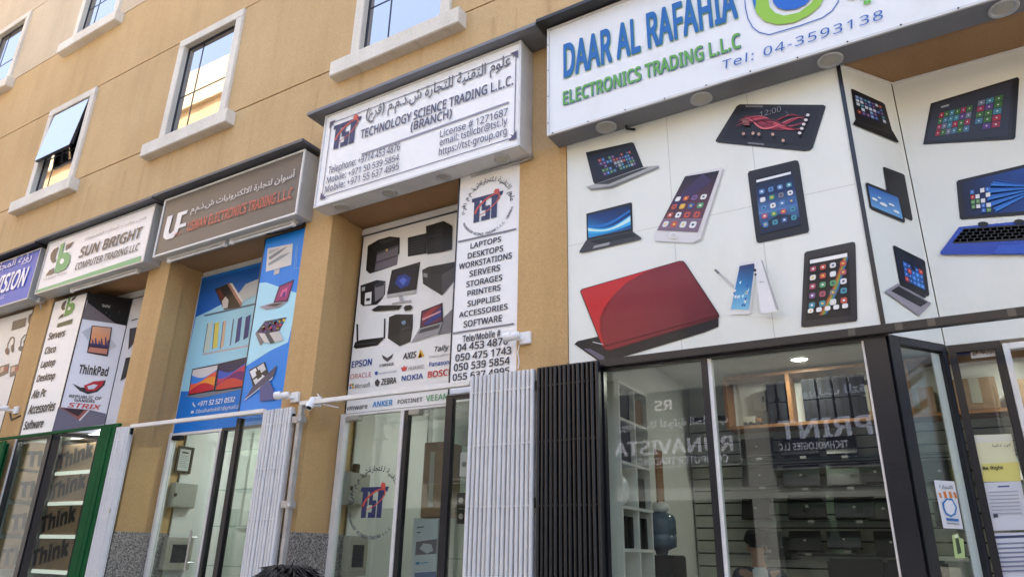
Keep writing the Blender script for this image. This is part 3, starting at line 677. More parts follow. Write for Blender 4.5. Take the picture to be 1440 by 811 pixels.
for c in ((363,80),(357,96),(350,110),(344,124),(337,139)): p1.ell(c, 6, 4.5, (214,206,208))
for c in ((155,141),(186,140),(205,143),(250,144),(284,164)): p1.ell(c, 5, 5, (190,150,130))
p1.build('printed_tablet', tA)
txt(tA, PA, L2, '12:00', (208,84), (276,60), (128,122,128), T=(210,66), bold=-.01, shear=.1, lift=.018)
p1 = Print(PA, L2)
p1.poly([(166,266),(170,258),(320,222),(330,224),(334,236),(366,448),(362,457),(205,491),(196,488),(193,478)], (30,30,33)); q = Quad([(190,282),(311,252),(339,432),(210,464)])
p1.poly([q(0,0),q(1,0),q(1,.35),q(0,.35)], [(10,12,24),(10,12,24),(22,46,92),(22,46,92)]); p1.poly([q(0,.35),q(1,.35),q(1,.66),q(0,.66)], [(22,46,92),(22,46,92),(74,116,170),(90,132,184)]); p1.poly([q(0,.66),q(1,.66),q(1,1),q(0,1)], [(60,96,150),(70,110,160),(12,20,40),(12,20,40)])
p1.poly([q(0,.86),q(.25,.8),q(.5,.74),q(.8,.8),q(1,.88),q(1,1),q(0,1)], (22,34,60)); p1.poly([q(.03,.04),q(.95,.04),q(.95,.085),q(.03,.085)], (225,228,230)); icons(p1, q, .02, .2, .98, .93, 4, 5, .58)
p1.build('printed_tablet', tA)
p1 = Print(PA, L2)
p1.poly([(56,578),(62,575),(142,645),(140,652),(134,650)], (190,190,192)); p1.poly([(56,578),(62,575),(76,588),(70,592)], (120,120,122))
p1.poly([(136,562),(142,556),(190,547),(195,549),(196,558),(176,718),(170,723),(112,723),(108,718)], (220,220,220)); q = Quad([(140,566),(190,557),(170,708),(112,707)])
p1.poly([q(0,0),q(1,0),q(1,.5),q(0,.5)], [(20,44,100),(18,38,96),(46,120,180),(52,130,190)]); p1.poly([q(0,.5),q(1,.5),q(1,1),q(0,1)], [(50,130,190),(50,120,180),(130,196,224),(110,180,216)])
for k in range(16): a = random.random(); b = .48 + random.random()*.5; p1.poly([q(a,b),q(min(1,a+.14),b-.03),q(min(1,a+.1),min(1,b+.05))], random.choice([(190,230,244),(30,90,160),(230,244,250)]), 60)
p1.n = 62; p1.poly([(194,562),(216,555),(222,560),(272,714),(270,722),(222,729),(216,722)], (224,224,226)); p1.poly([(216,555),(222,560),(274,714),(270,722),(264,712)], (168,168,172)); p1.ell((197,590), 5, 5, (30,30,34)); p1.ell((199,604), 3.5, 4, (60,60,66)); p1.line([(212,629),(226,627)], 2, (150,150,155))
p1.build('printed_phone', tA)
p1 = Print(PA, L2)
p1.poly([(350,526),(356,519),(508,487),(515,490),(517,500),(523,738),(519,745),(350,765),(341,763),(340,755)], (42,40,44)); q = Quad([(363,540),(495,514),(502,724),(354,744)])
p1.poly([q(0,0),q(1,0),q(1,1),q(0,1)], (20,18,22)); p1.poly([q(.05,.045),q(.96,.045),q(.96,.11),q(.05,.11)], (232,232,232))
for k, c in enumerate(((150,70,40),(180,130,50),(120,150,60),(50,110,150))): p1.poly([q(.30+k*.045,.95),q(.345+k*.045,.95),q(.62+k*.04,.62),q(.90+k*.03,.12),q(.86+k*.03,.12),q(.575+k*.04,.62)], c)
icons(p1, q, .02, .14, .98, .86, 4, 5, .6); icons(p1, q, .02, .82, .98, .92, 5, 1, .66, [(230,230,230),(60,170,110),(220,90,60),(240,240,240)])
p1.build('printed_tablet', tA)

tB = panel(PB, .012, LB-.006, 3.06, ZS-.02, WHITE, 'narrow white panel with three small laptops, angled back beside the black seam', trim=False)
k = MB(); k.obox(PB, .012, LB-.006, ZS-.02, ZS-.004, -.02, .012); k.build('top_strip', M['white_paint'], tB)
L3 = Z(1180, 90, 2.1346)
p1 = Print(PB, L3)
p1.poly([(34,78),(38,76),(130,118),(136,124),(158,204),(48,166)], (20,20,23)); q = Quad([(40,86),(128,124),(150,194),(50,158)]); p1.poly(q.rect(0,0,1,1), (16,18,34)); tiles(p1, q, .05, .12, .95, .9, 7, 5, [(50,90,160),(200,210,220),(160,70,50),(90,60,120),(120,150,200),(40,120,150)], .25, .2)
p1.poly([(48,166),(158,204),(176,236),(172,238),(38,183)], (14,14,16)); p1.poly([(52,172),(150,206),(158,216),(60,182)], (34,34,36)); p1.build('printed_laptop', tB)
p1 = Print(PB, L3)
p1.poly([(130,312),(134,310),(190,331),(195,336),(219,466),(216,472),(150,440)], (32,32,35)); p1.poly([(77,360),(82,357),(174,394),(180,400),(196,472),(193,478),(96,438),(90,432)], (28,30,34)); q = Quad([(84,366),(174,402),(189,467),(95,428)])
p1.poly(q.rect(0,0,1,1), [(36,86,160),(44,104,176),(110,168,216),(96,156,208)])
for a, b, ww, hh in ((.12,.62,.2,.12),(.4,.7,.26,.14),(.68,.55,.2,.1),(.3,.45,.12,.06),(.8,.8,.2,.12)): p1.poly([q(a-ww/2,b),q(a-ww/4,b-hh/2),q(a+ww/4,b-hh/2),q(a+ww/2,b),q(a+ww/3,b+hh/2),q(a-ww/3,b+hh/2)], (222,232,240), 9)
p1.build('printed_tablet', tB)
p1 = Print(PB, L3)
p1.poly([(160,548),(164,545),(250,588),(256,594),(269,692),(265,698),(180,660)], (20,21,25)); q = Quad([(166,556),(248,596),(260,686),(180,648)]); p1.poly(q.rect(0,0,1,1), (18,24,44)); tiles(p1, q, .22, .3, .95, .95, 5, 4, [(40,110,200),(60,140,220),(30,90,170),(200,70,60)], .1, .05)
p1.poly([(133,684),(172,660),(272,718),(270,724),(238,756),(232,754)], (148,142,150)); p1.poly([(152,682),(174,668),(262,716),(240,730)], (36,34,38)); p1.poly([(176,664),(182,662),(258,698),(254,704)], (22,22,24)); p1.build('printed_laptop', tB)

tC = panel(PN, .150, 3.35, 3.05, ZS-.02, WHITE, 'white panel over the entrance showing a big tablet and a blue laptop', trim=False)
k = MB(); k.obox(PN, .150, 3.35, ZS-.02, ZS-.004, -.02, .012); k.build('top_strip', M['white_paint'], tC)
p1 = Print(PN, L3)
p1.poly([(275,120),(535,41),(541,47),(529,222),(524,228),(252,243)], (38,38,44)); p1.poly([(522,46),(535,41),(541,47),(529,222),(518,226)], (20,20,24)); q = Quad([(300,120),(505,60),(490,205),(276,232)]); p1.poly([(284,126),(516,54),(506,218),(262,236)], (46,50,64))
tiles(p1, q, .06, .30, .60, .92, 6, 4, TP, .14, .0); tiles(p1, q, .66, .24, .98, .92, 3, 5, TP, .14, .05); p1.poly(q.rect(.06,.12,.2,.17), (150,156,164)); p1.build('printed_tablet', tC)
p1 = Print(PN, L3)
p1.poly([(352,356),(357,350),(760,255),(770,262),(740,440),(368,468),(362,464)], (24,24,28)); q = Quad([(364,358),(755,266),(728,428),(376,458)]); p1.poly(q.rect(0,0,1,1), [(8,16,44),(30,90,190),(20,80,170),(6,14,40)])
for k_ in range(15): a = -1.0 + k_*.14; wv = .03 + .03*(k_ % 3); p1.poly([q(.74,.5), q(.74-.46*math.cos(a*.6), .5+.46*math.sin(a)), q(.74-.46*math.cos(a*.6), .5+wv+.46*math.sin(a))], [(24,80,164),(34,100,186),(48,120,204)][k_ % 3], 8)
p1.n = 9; p1.ell((585,360), 28, 40, (150,210,246)); tiles(p1, q, .10, .28, .32, .98, 4, 5, [(60,110,190),(220,220,225),(180,60,60),(90,140,80)], .2, .1)
p1.poly([(303,568),(360,492),(800,452),(830,575),(306,574)], (36,72,170)); p1.poly([(340,540),(374,497),(790,466),(800,520),(350,542)], (22,24,34))
for j in range(4):
    for i in range(17):
        x = 372 - j*9 + i*21; y = 500 + j*10 - i*1.3; p1.poly([(x,y),(x+17,y-1),(x+16,y+7),(x-1,y+8)], (58,60,72), 14)
p1.n = 15; p1.poly([(478,548),(600,543),(610,572),(462,573)], (48,88,188)); p1.ell((432,484), 16, 7, (18,18,20)); p1.ell((540,477), 16, 7, (18,18,20)); p1.build('printed_laptop', tC)

# ---- technology shop: deep left panel and proud right panel
tD = panel(PN, -5.60, -3.90, 3.02, ZS-.13, (236,235,231), 'grey white panel printed with servers, printers and maker logos in a recess')
k = MB(); k.obox(PN, -5.62, -3.6, ZS-.112, ZS-.05, -.03, .02); k.build('top_strip', M['white_paint'], tD)
T_ = Z(470, 280, 2.617); dk = (24,24,27)
def pic(pl, fr, parent, name, *polys):
    p = Print(pl, fr)
    for pts, c in polys: p.poly(pts, c)
    return p.build(name, parent)
pic(PN, T_, tD, 'printed_printer', ([(125,172),(163,150),(205,138),(243,142),(241,200),(236,206),(232,242),(132,275),(118,262)], dk), ([(160,196),(238,168),(232,242),(150,265)], (108,102,112)), ([(160,196),(238,168),(237,176),(158,206)], (70,66,74)), ([(125,176),(160,196),(150,265),(120,262)], (14,14,16)), ([(165,156),(225,142),(228,152),(180,168)], (50,50,54)), ([(156,232),(234,206),(233,212),(155,238)], (70,66,72)), ([(192,186),(200,184),(200,192),(192,194)], (190,160,110)))
pic(PN, T_, tD, 'printed_server', ([(272,142),(340,126),(342,200),(272,212)], (22,22,26)), *[([(276,150+i*10),(338,136+i*10),(338,142+i*10),(276,156+i*10)], (52,52,58)) for i in range(6)], ([(340,101),(372,92),(405,82),(437,100),(434,186),(400,196),(345,204)], (26,26,30)), ([(372,92),(405,82),(400,196),(372,200)], (34,34,38)), ([(405,82),(437,100),(434,186),(400,196)], (14,14,16)), ([(344,140),(400,128),(400,131),(344,143)], (60,60,66)))
pic(PN, T_, tD, 'printed_server', ([(325,262),(348,250),(447,231),(447,290),(398,355),(328,312)], (58,56,58)), ([(325,262),(398,278),(398,355),(328,312)], (46,44,46)), ([(398,278),(447,250),(447,296),(398,355)], (70,68,70)), ([(330,272),(345,276),(345,290),(330,286)], (140,140,140)), ([(325,262),(348,250),(447,231),(447,250),(398,278)], (36,35,37)))
pic(PN, T_, tD, 'printed_printer', ([(98,318),(158,298),(190,302),(188,350),(178,366),(158,388),(108,394),(98,386)], (26,26,28)), ([(150,320),(188,306),(184,356),(152,378)], (120,116,120)), ([(152,310),(186,302),(184,318),(154,326)], (50,50,54)), ([(116,346),(140,341),(138,386),(113,390)], (226,226,222)), ([(120,366),(134,364),(133,374),(119,376)], (40,40,40)), ([(104,326),(116,322),(116,336),(104,340)], (170,170,170)))
pic(PN, T_, tD, 'printed_monitor', ([(195,352),(213,262),(318,231),(304,334)], (20,20,24)), ([(201,344),(218,266),(311,239),(298,326)], (24,26,38)), ([(225,310),(235,285),(262,276),(285,290),(275,318),(245,330)], (40,60,140)), ([(240,300),(258,288),(270,300),(255,318)], (80,110,200)), ([(195,352),(304,334),(302,347),(196,363)], (176,174,174)), ([(240,358),(254,355),(258,374),(288,372),(286,379),(213,389),(216,383),(244,377)], (166,166,168)), ([(140,408),(165,392),(253,391),(240,407),(150,414)], (26,26,28)), ([(258,400),(266,392),(284,390),(291,398),(284,408),(264,412)], (22,22,24)))
pic(PN, T_, tD, 'printed_router', ([(72,545),(78,527),(98,518),(182,508),(182,516),(160,538),(82,550)], (20,20,22)), ([(83,460),(89,460),(90,524),(84,526)], dk), ([(185,440),(190,439),(189,512),(183,514)], dk), ([(80,534),(158,526),(156,530),(80,538)], (60,62,66)))
pic(PN, T_, tD, 'printed_tower', ([(203,434),(228,424),(291,424),(290,470),(282,524),(242,541),(198,512)], (24,24,26)), ([(242,434),(291,424),(282,524),(242,541)], (36,36,38)), ([(250,450),(262,446),(266,456),(258,463),(250,460)], (120,140,170)), ([(248,478),(284,468),(284,472),(248,482)], (66,66,70)))
pic(PN, T_, tD, 'printed_laptop', ([(382,500),(400,440),(440,400),(440,490)], (120,118,122)), ([(322,412),(400,381),(402,452),(316,476)], (30,26,34)), ([(326,416),(396,388),(397,448),(320,470)], (96,40,66)), ([(328,430),(360,402),(392,390),(330,450)], (160,50,60)), ([(330,462),(396,400),(397,430),(345,464)], (50,60,130)), ([(326,440),(395,410),(395,416),(326,448)], (210,150,160)), ([(316,476),(402,452),(386,496),(286,528)], (150,148,152)), ([(322,480),(394,460),(386,476),(312,496)], (70,68,72)))
def logo_t(s, bl, tr, c, T=None, **kw): txt(tD, PN, T_, s, bl, tr, c, T=T, **kw)
logo_t('EPSON', (65,621), (141,588), (30,60,140), T=(66,597), bold=.018)
logo_t('AXIS', (254,590), (305,560), (40,40,42), T=(255,567), bold=.018, shear=.15)
logo_t('Tally', (370,568), (424,536), (50,48,48), T=(371,542), shear=.25, bold=.01)
logo_t('POWER OF SIMPLICITY', (352,586), (428,572), (120,116,112), T=(352,578))
logo_t('CORSAIR', (168,618), (221,601), (70,70,72), T=(168,608), bold=.02)
logo_t('ORACLE', (60,663), (138,637), (190,100,104), T=(61,645), bold=.0)
logo_t('lenovo connect', (166,645), (232,626), (90,104,130), T=(166,637))
logo_t('HUAWEI', (275,630), (331,608), (140,132,132), T=(275,616), bold=.005)
logo_t('Panasonic', (350,617), (440,590), (30,80,160), T=(350,600), bold=.015)
logo_t('Microsoft', (77,697), (134,675), (120,118,116), T=(77,680), bold=.005)
logo_t('ZEBRA', (174,684), (231,655), (40,40,42), T=(175,661), bold=.018)
logo_t('NOKIA', (249,670), (329,643), (30,70,150), T=(250,650), bold=.018)
logo_t('BOSCH', (345,658), (440,625), (200,60,60), T=(346,634), bold=.02)
logo_t('PLANTRONICS', (75,737), (128,722), (60,60,62), T=(75,729), bold=.02)
logo_t('RUCKUS', (240,714), (330,690), (70,70,72), T=(242,700), bold=.02)
logo_t('vmware', (46,778), (125,752), (110,108,110), T=(47,764), bold=.012)
logo_t('ANKER', (142,766), (217,737), (60,140,200), T=(143,745), bold=.02)
logo_t('FORTINET', (235,754), (327,727), (70,70,72), T=(236,738), bold=.01)
logo_t('VEEAM', (338,744), (424,712), (90,160,110), T=(339,722), bold=.01)
for q_ in (([(175,572),(190,580),(196,584),(204,579),(219,568),(213,584),(204,592),(198,598),(190,594),(181,586)], (70,72,74)), ([(308,584),(318,551),(334,577)], (226,170,40)), ([(311,584),(318,562),(324,581)], (190,60,50)),
    ([(150,638),(156,632),(163,636),(160,646),(152,647)], (50,90,160)), ([(252,634),(246,618),(254,620),(258,610),(262,618),(270,614),(266,630)], (200,60,66)), ([(57,681),(64,679),(64,687),(57,689)], (220,110,60)), ([(66,679),(73,677),(73,685),(66,687)], (120,160,70)), ([(57,691),(64,689),(64,697),(57,699)], (50,130,190)), ([(66,689),(73,687),(73,695),(66,697)], (226,180,60)), ([(150,672),(160,660),(170,672),(162,690),(152,684)], (60,60,62))): pic(PN, T_, tD, 'maker_mark', q_)
Rz = Z(610, 230, 2.5344); PR = PF
ua, za = PR.uz(*Rz((95,64))); ub, _ = PR.uz(*Rz((309,9)))
tE = panel(PR, ua, ub, 2.98, ZS-.015, (243,244,246), 'tall white panel listing laptops, desktops and telephone numbers')
cu, cz = PR.uz(*Rz((191,151)))
ink = (52,52,66)
tst_logo(tE, PR, cu-.185, cz-.155, .36, .30)
arc_text(tE, PR, arabic('علوم التقنية للتجارة ش.ذ.م.م (فرع)'), cu, cz, .295, .075, 188, -4, ink, bold=.008)
arc_text(tE, PR, 'TECHNOLOGY SCIENCE TRADING L.L.C. (BRANCH)', cu, cz, .30, .050, 205, 345, ink, inward=True, bold=.012)
for ab in ([(88,280),(295,234)], [(70,605),(287,571)]): pr = Print(PR, Rz); pr.line(ab, 7, (120,120,130), 1); pr.build('ruled_line', tE)
for s, bl, tr, tt in (('LAPTOPS',(132,305),(242,262),(133,285)), ('DESKTOPS',(122,341),(249,293),(123,320)), ('WORKSTATIONS',(91,379),(280,321),(92,358)), ('SERVERS',(128,405),(238,364),(129,383)), ('STORAGES',(117,442),(246,397),(118,421)),
                      ('PRINTERS',(121,474),(240,432),(122,454)), ('SUPPLIES',(121,511),(238,467),(122,490)), ('ACCESSORIES',(91,550),(265,500),(92,530)), ('SOFTWARE',(107,585),(245,540),(108,562))):
    txt(tE, PR, Rz, s, bl, tr, ink, T=tt, bold=.016)
for s, bl, tr, tt in (('Tele/Mobile #',(104,637),(240,598),(105,612)), ('04 453 4876',(84,671),(266,620),(86,644)), ('050 475 1743',(78,706),(278,653),(80,680)), ('050 539 5854',(72,741),(273,690),(74,714)), ('055 637 4995',(68,775),(272,724),(70,750))):
    txt(tE, PR, Rz, s, bl, tr, ink, T=tt, bold=.016)

# ---- brown-sign shop: blue panels
UP = Z(200, 340, 3.119); BL = (20, 118, 206); LB_ = (160, 214, 238)
tG = panel(PN, -8.655, -6.85, 3.0, ZS-.10, BL, 'blue panel with laptops and a telephone number, set back in its bay', edge='grey_light')
pr = Print(PN, UP, base=.0012); pr.poly([(236,330),(300,300),(540,170),(540,440),(460,520),(440,645),(168,655)], LB_, 1); pr.poly([(262,172),(540,100),(540,172),(300,300),(236,330)], (14,92,182), 2); pr.build('background_print', tG)
pic(PN, UP, tG, 'printed_laptop', ([(268,322),(500,268),(500,276),(280,327)], (90,110,130)), ([(420,232),(455,186),(520,160),(520,225),(440,262),(425,285)], (190,196,198)), ([(320,208),(386,180),(440,270),(432,286),(360,298)], (26,22,24)), ([(376,186),(390,180),(442,268),(434,284)], (170,120,110)), ([(386,182),(398,182),(446,262),(441,270)], (222,216,210)), ([(352,262),(368,240),(382,256),(378,290),(358,294)], (206,196,190)), ([(330,214),(345,208),(365,240),(350,262)], (96,40,34)))
for c, pts in (((196,208,196), [(268,486),(288,358),(312,348),(296,476)]), ((222,206,96), [(308,470),(318,358),(340,350),(330,462)]), ((214,180,150), [(342,470),(356,350),(370,344),(358,456)]), ((140,150,160), [(385,456),(400,338),(405,338),(390,452)]), ((40,60,130), [(408,446),(422,338),(440,326),(428,432)]), ((36,52,122), [(444,432),(456,330),(478,318),(466,416)])):
    pic(PN, UP, tG, 'printed_tablet', (pts, c), ([pts[0], pts[1], (pts[1][0]+3, pts[1][1]), (pts[0][0]+3, pts[0][1])], (80,90,100)))
pic(PN, UP, tG, 'printed_tablet', ([(265,490),(470,452),(470,458),(266,497)], (196,176,176)))
def swirl(pl, fr, parent, Q, cs):
    p = Print(pl, fr); q = Quad(Q); p.poly(q.rect(-.04,-.05,1.04,1.05), (20,20,24)); p.poly(q.rect(0,0,1,1), cs[0])
    for i, c in enumerate(cs[1:]): wave(p, q, (lambda k: lambda u: max(0, min(1, .22+.2*k+.18*math.sin(u*3.4+k))))(i), lambda u: 1.0, c)
    p.build('printed_laptop', parent)
swirl(PN, UP, tG, [(224,562),(333,540),(316,648),(208,668)], [(214,206,206),(60,130,214),(230,90,70),(236,150,60),(196,40,60)])
swirl(PN, UP, tG, [(342,538),(458,511),(446,632),(326,650)], [(40,40,80),(60,90,190),(190,60,90),(110,40,110),(200,70,60)])
pic(PN, UP, tG, 'printed_laptop', ([(190,678),(200,672),(450,636),(452,642),(260,684)], (120,126,136)))
txt(tG, PN, UP, '+971 52 521 0532', (244,722), (411,676), (220,228,236), T=(246,700), bold=.02, shear=.12)
txt(tG, PN, UP, 'Dbudhathoki81@gmail.com', (236,757), (452,700), (206,216,228), T=(238,735), bold=.01, shear=.12)
pic(PN, UP, tG, 'printed_mark', ([(222,706),(226,702),(228,712),(236,720),(232,724),(224,716)], (214,222,232)), ([(216,742),(228,739),(228,750),(216,753)], (206,216,228)))
u0, z1 = PF.uz(375, 337); u1, _ = PF.uz(*UP((707,20)))
tH = panel(PF, u0-.01, u1, 3.0, 5.20, (22,128,220), 'narrow blue panel with four laptops beside the stucco pier', edge='black_alu')
pr = Print(PF, UP, base=.0012); pr.poly([(515,180),(545,178),(690,228),(640,440),(560,478),(456,545)], (168,218,242), 1); pr.build('background_print', tH)
pic(PF, UP, tH, 'printed_monitor', ([(552,30),(663,8),(655,102),(543,132)], (206,204,200)), ([(582,124),(606,118),(602,140),(578,146)], (186,184,182)), ([(556,70),(600,40),(640,20),(604,52),(562,80)], (120,124,132)), ([(556,95),(610,60),(655,45),(610,76),(556,106)], (140,146,156)), ([(560,38),(610,28),(568,52),(558,56)], (168,170,174)))
pr = Print(PF, UP); pr.line([(678,20),(668,118),(690,112)], 2, (130,176,216), 1); pr.line([(684,10),(676,110)], 2, (130,176,216), 1); pr.build('printed_mark', tH)
pic(PF, UP, tH, 'printed_laptop', ([(602,194),(668,165),(640,262),(576,270)], (60,26,66)), ([(608,198),(662,174),(636,254),(584,262)], (150,46,108)), ([(616,212),(640,200),(634,236),(604,240)], (206,90,140)), ([(622,222),(634,218),(628,240),(614,242)], (90,40,130)), ([(516,286),(576,268),(640,262),(600,288),(546,298)], (150,140,150)), ([(545,282),(580,272),(622,268),(590,284)], (60,54,60)))
pr = Print(PF, UP); pr.poly([(498,402),(540,348),(635,330),(604,390),(560,402)], (56,50,70)); L = pr.n + 1
for k_ in range(34): a = random.random(); b = random.random(); x = 508+b*40+a*78; y = 396-b*46-a*14; pr.poly([(x,y),(x+10,y-5),(x+12,y+6),(x+3,y+9)], random.choice([(220,190,60),(60,120,170),(190,60,90),(40,40,46),(230,220,200),(90,60,130)]), L)
pr.n = L; pr.poly([(498,402),(512,398),(536,440),(520,456)], (120,116,118)); pr.poly([(540,402),(560,398),(586,440),(566,448)], (70,70,76)); pr.poly([(560,400),(604,392),(622,432),(586,442)], (196,190,186)); pr.poly([(514,400),(540,402),(562,446),(538,440)], (206,200,194)); pr.build('printed_laptop', tH)
pic(PF, UP, tH, 'printed_laptop', ([(470,562),(540,525),(562,598),(488,640)], (30,30,34)), ([(474,568),(500,552),(510,580),(486,600)], (226,226,228)), ([(505,550),(535,532),(545,560),(520,578)], (200,200,204)), ([(490,606),(530,582),(552,596),(500,630)], (214,214,218)), ([(500,570),(520,560),(528,590),(508,604)], (20,20,22)), ([(484,640),(596,540),(580,590),(452,692)], (66,64,92)), ([(452,692),(580,590),(574,602),(450,698)], (186,196,216)), ([(520,640),(560,604),(600,690),(520,700)], (70,76,130)))

# ---- computer shop with green gate: list panel, angled panel, deep panel
SP = Z(0, 400, 6); SQ = Z(0, 300, 3.379); SR = Z(0, 540, 2.993)
tI = panel(PF, -11.60, -10.695, 3.08, 5.17, (236,236,234), 'white panel listing servers, laptop and desktop beneath a green emblem')
pr = Print(PF, SP); sb = lambda p: ((p[0]-370)/232*165+490, (p[1]-345)/280*180+112 - (p[0]-370)/232*20)
sb_logo(pr, sb, (36,34,34), (70,140,66), (222,222,220)); pr.poly([(490,330),(618,288),(608,330),(480,364)], (40,66,48)); pr.build('logo', tI)
bk = (44,42,46); kw = dict(bold=.024, shear=.14)
for s, fr, bl, tr, tt in (('Servers',SP,(405,470),(560,382),(408,412)), ('Cisco',SP,(377,590),(484,510),(380,532)), ('Laptop',SP,(338,722),(476,628),(344,650)), ('Desktop',SQ,(171,812),(268,755),(176,768)), ('Alo Pc',SR,(133,62),(201,14),(136,26)), ('Accessories',SR,(117,128),(239,74),(120,88)), ('Software',SR,(99,192),(191,140),(102,155))):
    txt(tI, PF, fr, s, bl, tr, bk, T=tt, **kw)
tJ = panel(PT, .012, LT-.004, 3.10, 5.15, (222,224,233), 'angled panel with a black top and a picture of a laptop at dusk', edge='black_alu')
pr = Print(PT, SP); pr.poly([(738,68),(1116,128),(1064,348),(976,330),(736,150)], (14,14,17)); pr.poly([(736,150),(976,330),(690,290)], (112,104,108)); pr.poly([(690,400),(778,350),(742,470)], (190,194,202)); pr.poly([(940,460),(984,522),(914,560)], (198,200,206))
for a, b in ((800,235),(890,238),(920,268),(1000,232)): pr.line([(a,b+12),(a+12,b-10)], 4, (70,70,76), 4)
pr.n = 5; pr.poly([(776,346),(946,362),(942,390),(910,606),(734,576)], (58,50,60)); pr.poly([(782,354),(938,368),(912,530),(762,512)], [(226,170,130),(206,160,140),(220,140,90),(226,150,100)]); pr.poly([(757,528),(908,545),(903,590),(741,568)], (196,130,110))
for x, y, h in ((775,505,40),(800,505,52),(830,500,24),(850,515,60),(885,520,76),(905,520,50)): pr.poly([(x,y+8),(x+3,y-h),(x+12,y-h),(x+22,y+10)], (84,66,104), 9)
pr.n = 10; pr.poly([(760,496),(912,514),(908,534),(758,516)], (70,60,100)); pr.build('printed_laptop', tJ, 'paper')
txt(tJ, PT, SP, 'ThinkPad', (858,190), (940,140), (170,170,172), T=(860,165), bold=.02)
txt(tJ, PT, SP, 'ThinkPad', (658,752), (940,626), (60,58,64), T=(664,668), bold=.03)
R2 = Z(0, 540, 2.993)
pr = Print(PT, R2); pr.poly([(304,-4),(340,14),(380,12),(418,-8),(446,-18),(440,4),(410,32),(370,42),(336,28)], (56,54,58)); pr.poly([(352,6),(396,-12),(440,-16),(430,6),(400,28),(366,30)], (186,50,60)); pr.poly([(368,8),(398,0),(412,4),(396,20),(372,22)], (206,209,220))
pr.poly([(246,96),(380,108),(446,124),(440,168),(216,206)], (112,108,124)); pr.poly([(246,98),(262,100),(332,150),(372,108),(356,106),(330,136)], (150,90,80)); pr.poly([(262,100),(356,106),(330,136)], (60,44,50)); pr.poly([(332,150),(372,108),(378,110),(336,156)], (214,206,212)); pr.build('printed_laptop', tJ, 'paper')
txt(tJ, PT, R2, 'REPUBLIC OF', (290,56), (434,34), (60,58,62), T=(292,42), bold=.018)
txt(tJ, PT, R2, 'GAMERS', (312,72), (404,54), (60,58,62), T=(314,60), bold=.018)
txt(tJ, PT, R2, 'STRIX', (284,96), (432,66), (190,60,66), T=(286,76), bold=.018, shear=.2)
txt(tJ, PT, R2, 'SPECTRE', (270,190), (408,146), (196,196,206), T=(272,178), bold=.0)
tK = panel(PN, -10.30, -9.2, 3.05, 5.15, (214,215,220), 'grey white panel half hidden behind the stucco pier')
pic(PN, SP, tK, 'printed_laptop', ([(1110,300),(1160,285),(1170,292),(1112,308)], (60,60,64)), ([(1098,372),(1160,360),(1150,480),(1085,550)], (34,36,50)), ([(1065,620),(1160,600),(1100,760),(1020,812)], (26,26,30)))
tL = panel(PF, -13.35, -12.24, 3.08, 5.15, (214,213,210), 'white panel with headsets and keyboards at the left edge')
pic(PF, SP, tL, 'printed_keyboard', ([(112,312),(230,275),(214,352),(98,390)], (70,68,66)), *[([(116+j*2-j*4,320+j*17),(222-j*4,288+j*17),(221-j*4,294+j*17),(115-j*2,326+j*17)], (110,106,100)) for j in range(4)])
pr = Print(PF, SP); pr.ell((272,300), 34, 56, (60,46,42)); pr.ell((274,300), 18, 36, (110,96,88)); pr.build('printed_headset', tL)
pr = Print(PF, SP); pr.line([(58,560),(70,500),(95,448),(118,444),(122,480),(112,530)], 9, (90,50,46), 1); pr.ell((64,562), 18, 30, (80,42,40), 2); pr.ell((108,540), 12, 34, (60,40,38), 2); pr.build('printed_headset', tL)
pr = Print(PF, SP); pr.line([(172,530),(184,460),(215,424),(240,430)], 8, (50,48,50), 1); pr.ell((180,540), 22, 22, (60,60,62), 2); pr.ell((216,490), 16, 30, (44,44,46), 2); pr.build('printed_headset', tL)
pr = Print(PF, SP)
for x in (0, 94): pr.poly([(x,690),(x+82,664),(x+72,745),(x-8,782)], (92,76,66)); pr.poly([(x+10,700),(x+40,690),(x+34,730),(x+4,745)], (190,160,140)); pr.poly([(x+46,700),(x+72,692),(x+66,720),(x+42,735)], (150,60,50))
pr.build('printed_picture', tL)
# ================================================================== GATES, RAILS, SHOPFRONTS
def gate(x0, x1, y0, mat, n, label, z0=.16, z1=3.045, flat=False):
    t = thing('folding_gate', ((x0+x1)/2, y0+.05, z0), label, 'folding gate', 'folding shop gates pushed to the side')
    p = (x1 - x0) / n; s = MB()
    for i in range(n):
        a = x0 + i*p; jit = random.uniform(-.007, .007); c = a + p/2 + random.uniform(-.0025, .0025); yf = y0 + jit; z1_ = z1 - random.uniform(0, .006)
        if flat:
            s.box(a + .001, a + p - .004, yf, yf + .03, z0, z1_)
        else:                                  # rounded pressed slat
            pts = [(c + p*.36*math.cos(R(q)), yf + .020 - .020*math.sin(R(q)), z0) for q in range(0, 181, 30)]
            pts += [(c - p*.36, yf+.055, z0), (c + p*.36, yf+.055, z0)]
            s.prism(pts, (0, 0, z1_ - z0))
    s.build('slats', M[mat], t, bevel=0)
    k = MB()
    for i in range(n - (0 if flat else 1)):    # lattice links and rivets between the slats
        x = x0 + (i+1)*p
        for zz in (z1-.16, z1-.62, z1-1.12, z1-1.66, z1-2.2):
            k.box(x-p*.16, x+p*.16, y0+.002, y0+.012, zz-.006, zz+.006)
    k.build('lattice_links', M[mat], t)
    MB().box(x0+.004, x1-.004, y0+.06, y0+.07, z0, z1-.03).build('rear_slats', M[mat], t)
    return t
g1 = gate(-3.525, -2.862, .10, 'white_slat', 15, 'wide white folding gate beside the black one', z1=3.085)
g2 = gate(-2.846, -2.272, .10, 'black_slat', 14, 'black folding gate left of the corner shop window', z1=3.085)
g3 = gate(-6.215, -5.765, .10, 'white_slat', 10, 'white folding gate below the narrow blue panel', z1=3.0)
g4 = gate(-8.905, -8.62, .10, 'white_slat', 8, 'narrow white folding gate next to the green gate', z1=3.0)
